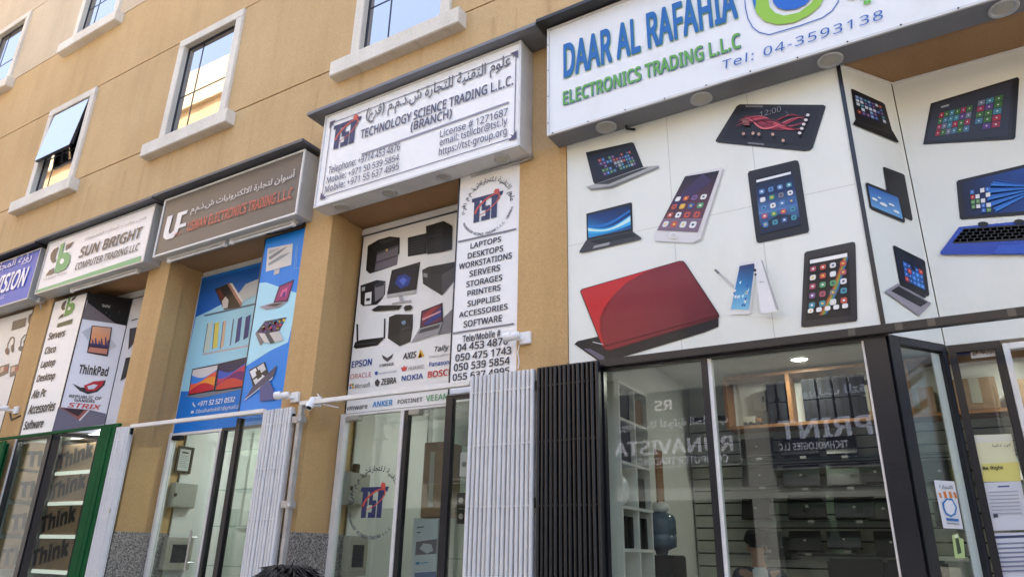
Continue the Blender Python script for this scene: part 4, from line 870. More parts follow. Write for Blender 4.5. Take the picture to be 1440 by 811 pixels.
g5 = gate(-9.255, -8.915, .10, 'green_slat', 4, 'dark green folding gate right of the window of boxes', z1=3.02, flat=True)
g6 = gate(-12.5, -11.655, .10, 'green_slat', 7, 'dark green folding gate at the left edge', z1=3.0, flat=True)
for g, x, z in ((g1, -2.862, 2.95), (g3, -5.765, 2.9), (g4, -8.62, 2.95), (g1, -2.862, 2.0)):
    MB().box(x-.003, x+.018, .12, .155, z-.05, z+.03).build('latch', M['plastic_black'], g, bevel=.003)
lk = MB(); lk.tube([(-8.655, .085, 2.0), (-8.655, .10, 2.0)], .022, 14); lk.build('lock', M['steel'], g4)
def rail(x0, x1, y0, y1, z0, z1, mat, label):
    return tag(MB().box(x0, x1, y0, y1, z0, z1).build('gate_rail', M[mat], None, bevel=.004), label, 'rail', 'top rails of the folding gates')
rail(-8.63, -6.215, .11, .16, 2.975, 3.02, 'white_paint', 'cream rail crossing the foot of the blue panels')
r2 = rail(-5.665, -3.525, .105, .155, 3.005, 3.05, 'white_paint', 'cream rail across the panel of maker logos')
rail(-12.9, -8.90, .13, .165, 3.022, 3.062, 'green_slat', 'green rail under the computer shop panels')
r4 = rail(-2.86, 3.4, .195, .245, 3.05, 3.112, 'black_alu', 'black rail under the large white product panels')
pr = Print(Plane(0, .195), base=.002, step=0)
for x in (-.13, .06, .50, -.42): pr.add_uz([(x, 3.055), (x+.045, 3.055), (x+.045, 3.107), (x, 3.107)], (84, 80, 72), 1)
pr.build('tape', r4)
t = thing('gate_post', (-5.645, .13, .13), 'grey white upright post at the left end of the cream rail', 'post')
MB().box(-5.672, -5.618, .105, .155, .13, 3.004).build('post', M['galv'], t, bevel=.004)
c = MB()
for z in (2.86, 2.02): c.box(-5.74, -5.60, .10, .17, z-.035, z+.035); c.tube([(-5.63,.10,z),(-5.58,.08,z-.03)], .018, 8)
c.build('bracket', M['galv'], t, bevel=.004)

def frame_bar(mb, pl, u0, u1, z0, z1, d=.05, f=.012): mb.obox(pl, u0, u1, z0, z1, -d, f)
def pane(pl, u0, u1, z0, z1, parent, name='pane', l=-.02): return MB().obox(pl, u0, u1, z0, z1, l-.008, l).build(name, M['glass'], parent)
# ---- corner shop front
fr = thing('shop_window', (-1.3, .26, .16), 'dark framed shop window full of laptops under the red laptop panel', 'shop window', 'glazed shopfronts')
b = MB()
frame_bar(b, PA, -2.32, -.2, 3.03, 3.098); frame_bar(b, PA, -2.32, -2.285, .16, 3.03); frame_bar(b, PA, -1.475, -1.428, .16, 3.03); frame_bar(b, PA, -.335, -.2, .16, 3.03, f=.014)
b.build('frame', M['black_alu'], fr, bevel=.003)
w_ = MB(); w_.obox(PA, -1.427, -1.40, .16, 3.03, -.06, .0); w_.build('white_stile', M['white_paint'], fr)
w_ = MB(); w_.obox(PA, -.338, -.352, .16, 3.03, -.05, .0); w_.build('white_stile', M['white_paint'], fr)
pane(PA, -2.285, -1.475, .16, 3.03, fr); pane(PA, -1.40, -.352, .16, 3.03, fr)
fb = thing('angled_window', tuple(PB.pt(LB/2, .16)), 'angled glass return of the corner shop with a white sticker on it', 'shop window', 'glazed shopfronts')
b = MB(); b.obox(PB, 0.016, .12, .16, 3.05, -.05, .010); b.obox(PB, .12, LB-.04, 3.0, 3.05, -.05, .008); b.obox(PB, LB-.05, LB-.004, .16, 3.05, -.06, .008); b.build('frame', M['black_alu'], fb, bevel=.003)
w_ = MB(); w_.obox(PB, LB-.13, LB-.052, .16, 2.99, -.03, -.022); w_.build('inner_board', M['room_white'], fb)
pane(PB, .12, LB-.05, .16, 3.0, fb)
fd = thing('shop_door', (.5, N, .16), 'glazed entrance at the right edge with paper notices taped inside', 'shop door', 'glazed shopfronts')
b = MB(); frame_bar(b, PN, .158, .205, .16, 3.045); frame_bar(b, PN, .205, .47, 2.99, 3.045); frame_bar(b, PN, .43, .475, .16, 2.99); frame_bar(b, PN, 1.55, 1.6, .16, 3.045); b.build('frame', M['black_alu'], fd, bevel=.003)
b = MB(); frame_bar(b, PN, .478, .515, .16, 3.02, .04, .02); frame_bar(b, PN, .515, 1.55, 2.975, 3.02, .04, .02); b.build('door_leaf_frame', M['white_paint'], fd, bevel=.003)
pane(PN, .205, .43, .16, 2.99, fd); pane(PN, .515, 1.55, .16, 2.975, fd)
G4 = Z(1220, 440, 2.186)
def sheet(pl, fr_, pts, col, label, name='paper_notice', cat='notice', lift=.002, group=None, mat='paper', extra=()):
    p = Print(pl, fr_, base=lift, step=.0008); p.poly(pts, col)
    for pp, c in extra: p.poly(pp, c)
    o = p.build(name, None, mat); return tag(o, label, cat, group)
o = sheet(PB, G4, [(210,512),(273,516),(301,663),(240,660)], (216,216,218), 'white sticker with orange and blue marks on the angled glass', 'sticker', 'sticker', -.016,
      extra=[([(224,552),(230,550),(236,566),(230,568)], (206,130,70)), ([(238,548),(246,546),(252,568),(244,568)], (210,120,60)), ([(254,547),(262,548),(268,566),(260,570)], (206,130,70)), ([(268,548),(276,552),(282,566),(276,570)], (210,120,60)),
             ([(234,582),(248,568),(266,570),(280,596),(276,618),(262,626),(246,618),(238,602)], (60,120,180)), ([(240,584),(250,573),(264,575),(275,597),(271,614),(261,620),(248,613),(242,600)], (222,222,224)), ([(246,628),(284,632),(286,640),(248,636)], (60,110,170)), ([(248,642),(286,646),(287,650),(249,646)], (150,150,155))])
txt_b = PB
txt(o, PB, G4, arabic('للتجارة'), (226,540), (262,518), (40,40,44), T=(226,526), lift=-.010, mat='paper')
sheet(PB, G4, [(266,682),(284,676),(290,690),(302,694),(307,752),(276,752)], (176,196,130), 'small pale green sticker below the white one', 'sticker', 'sticker', -.016, extra=[([(276,692),(286,690),(296,736),(284,740)], (70,80,60)), ([(272,684),(282,680),(285,688),(274,690)], (220,226,200))])
g_n = 'papers taped inside the entrance glass'
o = sheet(PN, G4, [(323,374),(442,370),(472,516),(354,518)], (218,216,178), 'yellow notice at the top of the taped papers', lift=-.014, group=g_n, extra=[([(324,376),(442,372),(446,392),(329,398)], (214,214,196)), ([(352,462),(466,456),(472,514),(355,516)], (216,208,120))])
txt(o, PN, G4, arabic('كن ذكيا'), (385,412), (440,400), (60,60,50), lift=-.006, T=(385,402), mat='paper')
txt(o, PN, G4, 'Be Right', (356,484), (414,460), (50,50,40), lift=-.006, T=(357,470), mat='paper', bold=.02)
o = sheet(PN, G4, [(355,520),(472,516),(500,664),(384,668)], (206,208,214), 'grey printed form in the middle of the taped papers', lift=-.014, group=g_n, extra=[([(400,530),(436,528),(437,533),(401,535)], (90,100,140)), ([(386,616),(400,615),(402,627),(388,628)], (70,74,90))] + [([(372+i*2,548+i*11),(462+i*2,545+i*11),(463+i*2,548+i*11),(373+i*2,551+i*11)], (160,164,176)) for i in range(7)])
o = sheet(PN, G4, [(386,676),(500,672),(535,840),(420,842)], (204,206,214), 'lowest printed form among the taped papers', lift=-.014, group=g_n, extra=[([(392,684),(500,680),(502,688),(393,692)], (60,68,100))] + [([(398+i*2,706+i*14),(500+i*2,702+i*14),(501+i*2,707+i*14),(399+i*2,711+i*14)], (120,126,150)) for i in range(7)])
o = sheet(PN, G4, [(315,110),(388,100),(394,130),(320,138)], (206,198,188), 'pale name sticker at the top of the entrance glass', 'sticker', 'sticker', -.016)
txt(o, PN, G4, arabic('ادفع'), (324,130), (352,112), (60,40,40), lift=-.009, T=(324,116), mat='paper', bold=.03); txt(o, PN, G4, 'PUSH', (356,126), (386,108), (60,44,44), lift=-.009, T=(356,116), mat='paper', bold=.02)
sheet(PN, G4, [(272,114),(314,108),(316,126),(274,130)], (44,54,96), 'small navy sticker at the top of the entrance glass', 'sticker', 'sticker', -.016)

MB().obox(PA, -2.604, -2.325, .16, 3.09, -.04, -.03).build('side_board', M['white_paint'], fr)
MB().box(-2.604, -2.594, .30, .98, .16, 3.58).build('side_lining', M['room_white'], fr)
# ---- technology shop front: set back door on the left, display case on the right
ft = thing('shop_door', (-4.9, N, .16), 'white framed glass door with a round blue and red emblem', 'shop door', 'glazed shopfronts')
b = MB(); frame_bar(b, PN, -5.645, -5.575, .16, 3.01, .05, .03); frame_bar(b, PN, -5.575, -4.15, 2.985, 3.01, .04, .01); frame_bar(b, PN, -4.80, -4.755, .16, 2.985, .05, .02); b.build('frame', M['white_paint'], ft, bevel=.003)
b = MB(); frame_bar(b, PN, -4.752, -4.70, .16, 2.985, .05, .012); b.build('dark_stile', M['black_alu'], ft)
pane(PN, -5.575, -4.80, .16, 2.985, ft); pane(PN, -4.70, -3.66, .16, 2.985, ft)
b = MB(); b.obox(PN, -5.56, -5.38, 2.93, 2.985, -.05, .03); b.obox(PN, -4.69, -4.55, 2.93, 2.985, -.05, .03); b.build('door_hinge', M['cabinet_beige'], ft, bevel=.005)
TD = Z(400, 540, 2.993)
cu, cz = PN.uz(*TD((373,492))); 
lg = tst_logo(ft, PN, cu-.19, cz-.16, .36, .33, lift=-.015, mat='paper')
arc_text(ft, PN, arabic('علوم التقنية للتجارة ش.ذ.م.م (فرع)'), cu, cz, .335, .075, 186, -2, (40,44,60), lift=-.014, mat='paper', bold=.012)
arc_text(ft, PN, 'TECHNOLOGY SCIENCE TRADING L.L.C. (BRANCH)', cu, cz, .345, .06, 195, 350, (50,60,80), lift=-.014, mat='paper', inward=True, bold=.015)
fc = thing('display_case', (-3.3, .25, .16), 'black framed display case between the emblem door and the white gate', 'display case', 'glazed shopfronts')
b = MB(); ucn = PF.uz(634, 545)[0]; b.obox(PF, ucn-.05, ucn+.03, .16, 2.97, -.06, .0); b.obox(PF, ucn+.03, -3.12, 2.93, 2.97, -.05, 0); b.build('frame', M['black_alu'], fc, bevel=.003)
pane(PF, ucn+.03, -3.12, .16, 2.93, fc)
for z in (1.95, 1.55, 1.15): MB().box(ucn+.03, -3.13, .30, .70, z, z+.010).build('shelf', M['shelf_glass'], fc)
MB().box(ucn-.05, -3.13, .72, .735, .16, 3.0).build('back_board', M['room_white'], fc)
# ---- brown-sign shop front
fu = thing('shop_door', (-8.1, N, .16), 'white framed glass door with a steel pull handle under the blue panel', 'shop door', 'glazed shopfronts')
b = MB(); frame_bar(b, PN, -8.69, -8.635, .16, 3.0, .05, .03); frame_bar(b, PN, -8.635, -7.66, 2.965, 3.0, .04, .01); frame_bar(b, PN, -7.70, -7.665, .16, 2.965, .05, .02); b.build('frame', M['white_paint'], fu, bevel=.003)
b = MB(); frame_bar(b, PN, -7.662, -7.615, .16, 3.0, .05, .012); frame_bar(b, PN, -7.615, -6.9, 2.965, 3.0); b.build('dark_stile', M['black_alu'], fu)
pane(PN, -8.635, -7.70, .16, 2.965, fu); pane(PN, -7.615, -6.9, .16, 2.965, fu)
b = MB(); b.obox(PN, -8.63, -8.47, 2.91, 2.965, -.05, .03); b.build('door_hinge', M['plastic_dark'], fu, bevel=.005)
UD = Z(180, 560, 3.23); p0 = PN.uz(*UD((309,598))); p1_ = PN.uz(*UD((276,778)))
hx = p0[0]; b = MB(); b.tube([PN.pt(hx, p0[1], .06), PN.pt(hx, p1_[1], .06)], .016, 12)
for z in (p0[1]-.08, p1_[1]+.08): b.tube([PN.pt(hx, z, .06), PN.pt(hx, z, -.03)], .010, 8)
b.build('handle', M['steel'], fu)
fv = thing('display_case', (-6.6, .25, .16), 'black framed display case left of the white gate under the blue panels', 'display case', 'glazed shopfronts')
uc = PF.uz(336, 590)[0]; b = MB(); b.obox(PF, uc-.04, uc+.035, .16, 2.98, -.06, 0); b.build('frame', M['black_alu'], fv, bevel=.003)
pane(PF, uc+.035, -6.10, .16, 2.98, fv)
for z in (2.62, 2.20, 1.82, 1.42, 1.0): MB().box(uc-.25, -6.12, .30, .72, z, z+.010).build('shelf', M['shelf_glass'], fv)
# ---- computer shop front: window, angled return
fs = thing('shop_window', (-11.2, .25, .16), 'shop window of stacked brown boxes beside the green gates', 'shop window', 'glazed shopfronts')
b = MB(); b.obox(PF, -11.63, -11.58, .16, 3.06, -.05, .008); b.obox(PF, -11.58, -10.8, 3.01, 3.06, -.05, .008); b.obox(PF, -10.80, -10.695, .16, 3.06, -.05, .008); b.build('frame', M['black_alu'], fs, bevel=.003)
pane(PF, -11.58, -10.80, .16, 3.01, fs)
w_ = MB(); w_.obox(PF, -11.66, -11.635, .16, 3.04, -.03, .02); w_.build('cream_stile', M['white_paint'], fs)
MB().box(-11.634, -11.62, .28, 1.0, .16, 3.3).build('side_lining', M['room_white'], fs)
fa = thing('angled_window', tuple(PT.pt(LT/2, .16)), 'angled glass return in front of the brown boxes', 'shop window', 'glazed shopfronts')
b = MB(); b.obox(PT, .012, .10, .16, 3.06, -.05, .006); b.obox(PT, .10, LT-.04, 3.03, 3.08, -.05, .006); b.obox(PT, LT-.05, LT-.002, .16, 3.08, -.05, .006); b.build('frame', M['black_alu'], fa, bevel=.003)
pane(PT, .10, LT-.05, .16, 3.03, fa)
f9 = thing('shop_door', (-9.8, N, .16), 'glass door set back behind the dark green gate', 'shop door', 'glazed shopfronts')
b = MB(); frame_bar(b, PN, -10.31, -10.27, .16, 3.05); frame_bar(b, PN, -10.27, -9.2, 3.0, 3.05); frame_bar(b, PN, -9.24, -9.2, .16, 3.0); b.build('frame', M['black_alu'], f9)
pane(PN, -10.27, -9.24, .16, 3.0, f9)
# ================================================================== SMALL THINGS OUTSIDE
sc_ = MB()
for i in range(15): sc_.tube([(-2.62+i*.36, -.009, 5.277+.004*(i%3)), (-2.62+i*.36, -.012, 5.277+.004*(i%3))], .007, 8)
for i in range(4): sc_.tube([(-2.672, -.009, 5.4+i*.3), (-2.672, -.012, 5.4+i*.3)], .006, 8)
o_ = sc_.build('screw_heads', M['plastic_dark'], t_big); o_['kind'] = 'stuff'

def bullet_camera(p, mount, aim, label, length=.20, r=.034, cable=None):
    t = thing('security_camera', tuple(mount), label, 'security camera', 'white bullet cameras along the shopfronts')
    p = Vector(p); a = Vector(aim).normalized(); mount = Vector(mount)
    b = MB(); b.tube([p - a*length*.5, p - a*length*.46, p + a*length*.42, p + a*length*.46], [r*.8, r, r, r*.95], 16); b.tube([p + a*length*.1 + Vector((0,0,.012)), p + a*length*.62 + Vector((0,0,.012))], [r*1.12, r*1.12], 16, caps=False); b.build('body', M['plastic_white'], t)
    MB().tube([p + a*length*.461, p + a*length*.475], r*.8, 16).build('lens', M['plastic_black'], t)
    k = MB(); k.tube([p - a*length*.3 - Vector((0,0,r)), (p - a*length*.3 + mount)/2 - Vector((0,0,.015)), mount], [.014,.016,.020], 10); k.box(mount.x-.055, mount.x+.055, mount.y-.035, mount.y, mount.z-.055, mount.z+.055); k.build('bracket', M['plastic_white'], t, bevel=.004)
    if cable: MB().tube(cable, .006, 6).build('cable', M['plastic_white'], t)
m0 = at(739, 476, W); bullet_camera((m0.x-.085, .15, m0.z+.005), (m0.x+.01, W, m0.z), (-.90, -.34, -.22), 'white bullet camera beside the telephone number panel', .14, cable=[(m0.x-.06,.235,m0.z-.05),(m0.x-.075,.235,m0.z-.12),(m0.x-.06,.235,m0.z-.2),(m0.x-.07,.235,m0.z-.27)])
m1 = at(413, 557, W-.06); bullet_camera((m1.x-.10, .12, m1.z+.005), (m1.x-.02, W, m1.z), (-.95, -.30, -.10), 'white bullet camera on top of the white gate below the blue panel', .15, .036)
m2 = at(447, 568, W); bullet_camera((m2.x+.05, .10, m2.z-.02), (m2.x, W, m2.z+.02), (.12, -.45, -.80), 'white bullet camera pointing down under the end of the cream rail', .13, .034, cable=[(m2.x+.02,.2,m2.z+.10),(m2.x+.08,.17,m2.z+.06),(m2.x+.12,.21,m2.z-.02),(m2.x+.17,.235,m2.z-.03),(m2.x+.30,.24,m2.z-.06)])
m3 = at(22, 577, W); bullet_camera((m3.x-.13, .10, m3.z+.02), (m3.x+.05, W, m3.z), (-.8, -.55, -.1), 'white bullet camera with a black cable by the left pier', .20, .034)
cb = MB(); cb.tube([at(14,581,.235), at(16,590,.235), at(29,584,.235)], .012, 8); tag(cb.build('cable', M['plastic_black']), 'black cable looped on the left pier', 'cable')
cb = MB(); a = Vector((-6.75,.16,5.23)); cb.tube([a, a+Vector((.15,.0,-.03)), a+Vector((.4,.02,-.04)), a+Vector((.62,.05,.0)), a+Vector((.68,.05,.02))], .008, 6); tag(cb.build('cable', M['plastic_dark']), 'loose cable hanging from the tube light under the brown sign', 'cable')
cb = MB(); cb.tube([(-2.96,.2,5.27), (-2.955,.215,5.23), (-3.1,.22,5.225), (-3.4,.23,5.235), (-3.7,.24,5.23)], .011, 8); tag(cb.build('cable', M['galv']), 'grey cable under the right end of the white technology sign', 'cable')
cb = MB(); q = at_z(885, 178, 5.265); cb.tube([(q.x-.02,.20,5.27),(q.x-.02,.20,5.235),(q.x+.05,.235,5.225)], .012, 8); tag(cb.build('cable', M['plastic_dark']), 'short dark cable end below the big white electronics sign', 'cable')
cm = MB(); q = at(60, 424, .2); cm.tube([(q.x-.05,.16,q.z),(q.x+.08,.16,q.z)], .05, 12); cm.tube([(q.x+.02,.16,q.z-.03),(q.x+.02,.2,q.z-.14)], .012, 8); tag(cm.build('floodlight', M['galv']), 'small grey floodlight under the joint of the blue and white signs', 'floodlight')

# ================================================================== INSIDE THE SHOPS
YB = 3.45
# ---- corner shop: slatted back wall, shelves, laptops
t = thing('slat_wall', (-1, YB, .16), 'pale slatted display wall at the back of the corner shop', 'display wall')
s_ = MB()
for k in range(22):
    z = .18 + k*.135; s_.box(-2.58, 3.38, YB, YB+.05, z, z+.118)
s_.build('slats', M['slat_grey'], t); MB().box(-2.58, 3.38, YB+.052, YB+.09, .16, 3.2).build('backing', M['plastic_dark'], t)
BI = Z(1000, 470, 2.378)
def on(y, p, f=BI): return at(*f(p), y)
t = thing('wall_cabinet', (-1, YB-.3, 2.9), 'orange wood edged wall cabinet above the laptops', 'cabinet')
a = on(YB-.35, (55,300)); zc_ = on(YB-.35, (300,296)).z; zt = on(YB-.35, (300,122)).z
c = MB(); c.box(a.x, 3.3, YB-.35, YB-.01, zc_-.02, zc_+.015); c.box(a.x, 3.3, YB-.35, YB-.01, zt-.015, zt+.02); c.build('shelf', M['orange_wood'], t)
xd = on(YB-.35, (262,220)).x
for x in (a.x, xd, xd+1.15, xd+2.3): MB().box(x-.02, x+.02, YB-.348, YB-.012, zc_+.016, zt-.016).build('divider', M['orange_wood'], t)
MB().box(a.x, 3.3, YB-.03, YB-.005, zc_+.016, zt-.016).build('back_board', M['room_white'], t)
def place_box(x, y, z, w_, d, h, mat, label, cat='box', name='box', group=None, tape=True, parts=()):
    t = thing(name, (x, y, z), label, cat, group)
    MB().box(x-w_/2, x+w_/2, y-d/2, y+d/2, z, z+h).build('carton', M[mat], t, bevel=.004)
    MB().box(x-w_*.12, x+w_*.12, y-d/2-.002, y+d/2+.002, z+h*.2, z+h+.002).build('tape' if mat == 'cardboard' else 'label', M['cabinet_beige'] if mat == 'cardboard' else M['plastic_dark'], t)
    return t
k = 0
for i in range(6):
    for j in range(2):
        x = xd - .15 + .16*i + (.03 if i else -.02)
        if abs(x - xd) < .07: x = xd - .11
        place_box(x, YB-.2, zc_+.018 + j*.235, .135, .22, .228, 'boxes_dark', 'dark product box on the orange edged shelf in the corner shop', group='dark boxes on the orange edged shelf')
for i, (u, v, w_, h, lab) in enumerate(((525, 275, .2, .34, 'tall brown carton right of the dark boxes'),)):
    p = on(YB-.2, (u, v)); place_box(p.x+.02, YB-.2, zc_+.018, w_, .2, h, 'cardboard', lab)
p = on(YB-.2, (158,250)); t = thing('wall_phone', (p.x, YB-.06, p.z), 'white wall phone on the shelf wall of the corner shop', 'phone')
MB().box(p.x-.07, p.x+.07, YB-.09, YB-.031, p.z, p.z+.22).build('body', M['plastic_white'], t, bevel=.01); MB().box(p.x-.02, p.x+.02, YB-.11, YB-.091, p.z+.03, p.z+.19).build('handset', M['plastic_white'], t, bevel=.008); MB().box(p.x+.03, p.x+.055, YB-.094, YB-.0905, p.z+.1, p.z+.17).build('keypad', M['plastic_dark'], t)
p = on(YB-.25, (135,300)); t = thing('toy_truck', (p.x, YB-.22, zc_+.018), 'small toy truck standing on the orange edged shelf', 'toy')
MB().box(p.x-.09, p.x+.05, YB-.27, YB-.17, zc_+.05, zc_+.13).build('load_bed', M['cabinet_beige'], t, bevel=.005); MB().box(p.x+.055, p.x+.11, YB-.27, YB-.17, zc_+.05, zc_+.11).build('cab', M['orange_wood'], t, bevel=.008)
for dx in (-.06, .0, .08): MB().tube([(p.x+dx, YB-.275, zc_+.043), (p.x+dx, YB-.165, zc_+.043)], .024, 12).build('wheel', M['plastic_black'], t)
def laptop_back(x0, x1, z0, z1, y, label, group, mat='plastic_dark', lean=.10):
    """an open laptop shown from behind its lid, leaning on a clear ledge"""
    t = thing('display_laptop', ((x0+x1)/2, y, z0), label, 'laptop', group)
    w_ = x1 - x0; h = z1 - z0
    m_ = MB(); m_.prism([(x0, y, z0), (x1, y, z0), (x1, y+lean, z1), (x0, y+lean, z1)], (0, .012, .002)); m_.build('lid', M[mat], t, bevel=.004)
    m_ = MB(); m_.tube([((x0+x1)/2, y+lean*.5-.002, z0+h*.5), ((x0+x1)/2, y+lean*.5-.004, z0+h*.5)], min(w_,h)*.07, 14); m_.build('emblem', M['steel'], t)
    m_ = MB(); m_.box(x0, x1, y+.012, y+.2, z0-.014, z0); m_.build('base', M['plastic_black'], t, bevel=.003)
    return t
def price_card(x, y, z, label):
    t_ = MB().box(x-.03, x+.03, y, y+.003, z-.022, z+.004).build('price_card', M['paper_white'], None); tag(t_, label, 'price card', 'price cards under the laptops')
gl = 'laptops on the slatted wall of the corner shop'
rows = [((97,342,200,405),'first laptop of the top row beside the window bar'), ((232,340,352,400),'middle laptop of the top row on the slatted wall'), ((385,335,480,398),'right laptop of the top row on the slatted wall'),
        ((103,436,213,502),'left laptop of the second row on the slatted wall'), ((240,432,355,505),'middle laptop of the second row on the slatted wall'), ((388,428,508,502),'right laptop of the second row on the slatted wall'),
        ((258,535,378,612),'laptop with a bright emblem in the third row'), ((415,540,540,612),'charcoal laptop with an emblem right in the third row'),
        ((130,655,230,710),'left laptop of the fourth row above the seated shopper'), ((260,655,362,720),'middle laptop of the fourth row on the slatted wall'), ((388,655,495,712),'right laptop of the fourth row on the slatted wall')]
for i, ((x0, y0, x1, y1), lab) in enumerate(rows):
    a = on(YB-.22, (x0, y1)); b = on(YB-.22, (x1, y0)); price_card(a.x*.4+b.x*.6, YB-.262, on(YB-.22, ((x0+x1)/2, y1)).z-.03, 'price card below the ' + lab); laptop_back(a.x, b.x, on(YB-.22, ((x0+x1)/2, y1)).z, on(YB-.22, ((x0+x1)/2, y0)).z, YB-.22, lab, gl, ['plastic_dark','boxes_dark','plastic_black'][i % 3])
for i, v in enumerate((407, 508, 617, 723)):
    a = on(YB-.2, (95, v+3)); b = on(YB-.2, (560, v-10)); z = on(YB-.2, (320, v)).z - .02
    t = tag(MB().box(a.x-.1, 3.2, YB-.24, YB-.002, z-.008, z).build('glass_shelf', M['shelf_glass']), ['clear shelf under the top row of laptops','clear shelf under the second row of laptops','clear shelf under the third row of laptops','clear shelf under the fourth row of laptops'][i], 'shelf', 'clear shelves on the slatted wall')
# laptops and printers seen through the angled glass and entrance
for i, (x, z, mat, lab) in enumerate(((-.05,2.34,'plastic_black','black laptop seen through the angled glass, upper row'), (.45,2.34,'plastic_white','white laptop seen through the angled glass'), (.0,1.95,'plastic_dark','charcoal laptop seen through the angled glass, lower row'), (.5,1.95,'plastic_black','black laptop behind the taped yellow notice'), (1.0,2.34,'plastic_dark','charcoal laptop behind the entrance glass'), (.95,1.92,'plastic_white','white laptop behind the entrance glass'))):
    laptop_back(x-.16, x+.16, z, z+.22, YB-.22, lab, gl, mat)
for i, x in enumerate((-.25, .28, .8)):
    place_box(x+.1, YB-.2, zc_+.018, .36, .26, .26+.05*(i % 2), 'cardboard', ['brown carton on the shelf behind the black corner post','brown carton on the shelf seen through the angled glass','brown carton on the shelf behind the entrance'][i], group='cartons on the orange edged shelf')
for i, (x, z, lab) in enumerate(((-1.62, 1.62, 'black laptop leaning low behind the seated shopper'), (-.62, 2.36, 'black laptop at the right end of the second row'), (-.60, 2.0, 'black laptop at the right end of the third row'), (-.58, 1.68, 'black laptop at the right end of the fourth row'), (-1.85, 2.02, 'black laptop at the left end of the third row'))):
    laptop_back(x-.15, x+.15, z, z+.21, YB-.22, lab, gl, ['plastic_black', 'plastic_dark'][i % 2])
t = thing('curtain_strip', (-.42, 3.0, .2), 'beige curtain strip hanging beside the black corner post', 'curtain')
cs = MB()
for i in range(6): cs.tube([(-.50+i*.03, 3.0+.012*(i%2), 2.75), (-.49+i*.03, 3.0-.01*(i%2), 1.9), (-.47+i*.028, 3.0+.012*(i%2), 1.2)], .017, 8)
cs.build('fabric', M['cabinet_beige'], t); MB().box(-.53, -.32, 2.99, 3.02, 2.75, 2.78).build('hanging_bar', M['steel'], t)
# left shelf unit of the corner shop (faces right)
PX_ = Plane(-2.30, 0, 0, 1)
t = thing('shelf_unit', (-2.45, .95, .16), 'white open shelf unit along the left side of the corner shop', 'shelf unit')
c = MB(); zs = [3.02, 2.70, 2.34, 1.98, 1.65, 1.2]
for z in zs: c.box(-2.58, -2.30, .60, 1.28, z-.012, z+.012)
c.build('shelf', M['white_paint'], t)
c = MB()
for y in (.60, .95, 1.27): c.box(-2.58, -2.302, y-.012, y+.012, .2, 3.0)
c.build('upright', M['white_paint'], t); MB().box(-2.595, -2.585, .6, 1.28, .2, 3.03).build('back_board', M['room_white'], t)
gs = 'goods in the white shelf unit'
place_box(-2.44, .78, 2.714, .20, .28, .27, 'boxes_dark', 'navy box in the top row of the white shelf unit, near the glass', group=gs)
place_box(-2.44, 1.11, 2.714, .20, .26, .24, 'cardboard', 'brown box in the top row of the white shelf unit, far half', group=gs)
place_box(-2.44, .78, 2.354, .20, .28, .28, 'boxes_dark', 'dark box on the second level of the white shelf unit', group=gs)
place_box(-2.44, 1.11, 2.354, .20, .24, .26, 'cabinet_grey', 'grey box on the second level of the white shelf unit', group=gs)
bag = MB(); bag.ball((-2.42, .78, 2.13), .10, .13, .14); tag(bag.build('plastic_bag', M['plastic_white']), 'white plastic bag in the middle of the white shelf unit', 'bag')
place_box(-2.42, 1.11, 1.994, .16, .22, .26, 'plastic_black', 'black box in the middle of the white shelf unit', group=gs)
for i, y in enumerate((.72, .84, 1.03, 1.16)):
    place_box(-2.42, y, 1.664, .2, .05, .25, 'plastic_black', ['upright black case nearest the glass in the low shelf','second upright black case in the low shelf','third upright black case in the low shelf','upright black case farthest from the glass in the low shelf'][i], cat='case', name='laptop_case', group='upright cases in the low shelf')
t = tag(MB().box(-2.318, -2.30, 1.45, 1.62, .2, 2.55).build('door_post', M['orange_wood']), 'upright orange wooden board behind the white shelf unit', 'board')
wd = on(1.7, (0,0)); p = at(932, 800, 1.5)
t = thing('water_dispenser', (p.x, 1.5, .16), 'black water dispenser with a blue bottle on top', 'water dispenser')
MB().box(p.x-.17, p.x+.17, 1.34, 1.66, .16, 1.62).build('cabinet', M['plastic_black'], t, bevel=.012); MB().box(p.x-.12, p.x+.12, 1.325, 1.339, 1.28, 1.5).build('front_plate', M['plastic_dark'], t)
b = MB(); b.tube([(p.x,1.5,1.622),(p.x,1.5,1.66),(p.x,1.5,1.69),(p.x,1.5,1.78),(p.x,1.5,1.79),(p.x,1.5,1.80),(p.x,1.5,1.92),(p.x,1.5,1.96),(p.x,1.5,1.99)], [.05,.06,.135,.14,.13,.14,.138,.12,.05], 20); b.build('bottle', M['bottle'], t)
b = MB(); b.ball((p.x+.01,1.5,2.03), .085, .08, .055, 12, 7); tag(b.build('plastic_bag', M['plastic_white']), 'crumpled white bag on top of the water bottle', 'bag')
t = thing('sales_counter', (-.9, 2.2, .16), 'dark sales counter low behind the shop window', 'counter'); MB().box(-1.5, -.3, 2.0, 2.5, .16, 1.30).build('body', M['plastic_dark'], t); MB().box(-1.53, -.27, 1.97, 2.53, 1.301, 1.34).build('top', M['plastic_black'], t, bevel=.005)
for i, x in enumerate((-.75, -.32)):
    t = thing('office_chair', (x, 1.7, .16), ['black office chair back, left of two behind the window','black office chair back beside the black corner post'][i], 'chair', 'black chairs in the corner shop')
    b = MB(); b.box(x-.22, x+.22, 1.72, 1.78, 1.05, 1.62); b.build('backrest', M['plastic_black'], t, bevel=.02); MB().box(x-.24, x+.24, 1.4, 1.75, .66, .74).build('seat', M['plastic_black'], t, bevel=.02); MB().tube([(x,1.6,.2),(x,1.6,.66)], .03).build('pedestal', M['steel'], t)
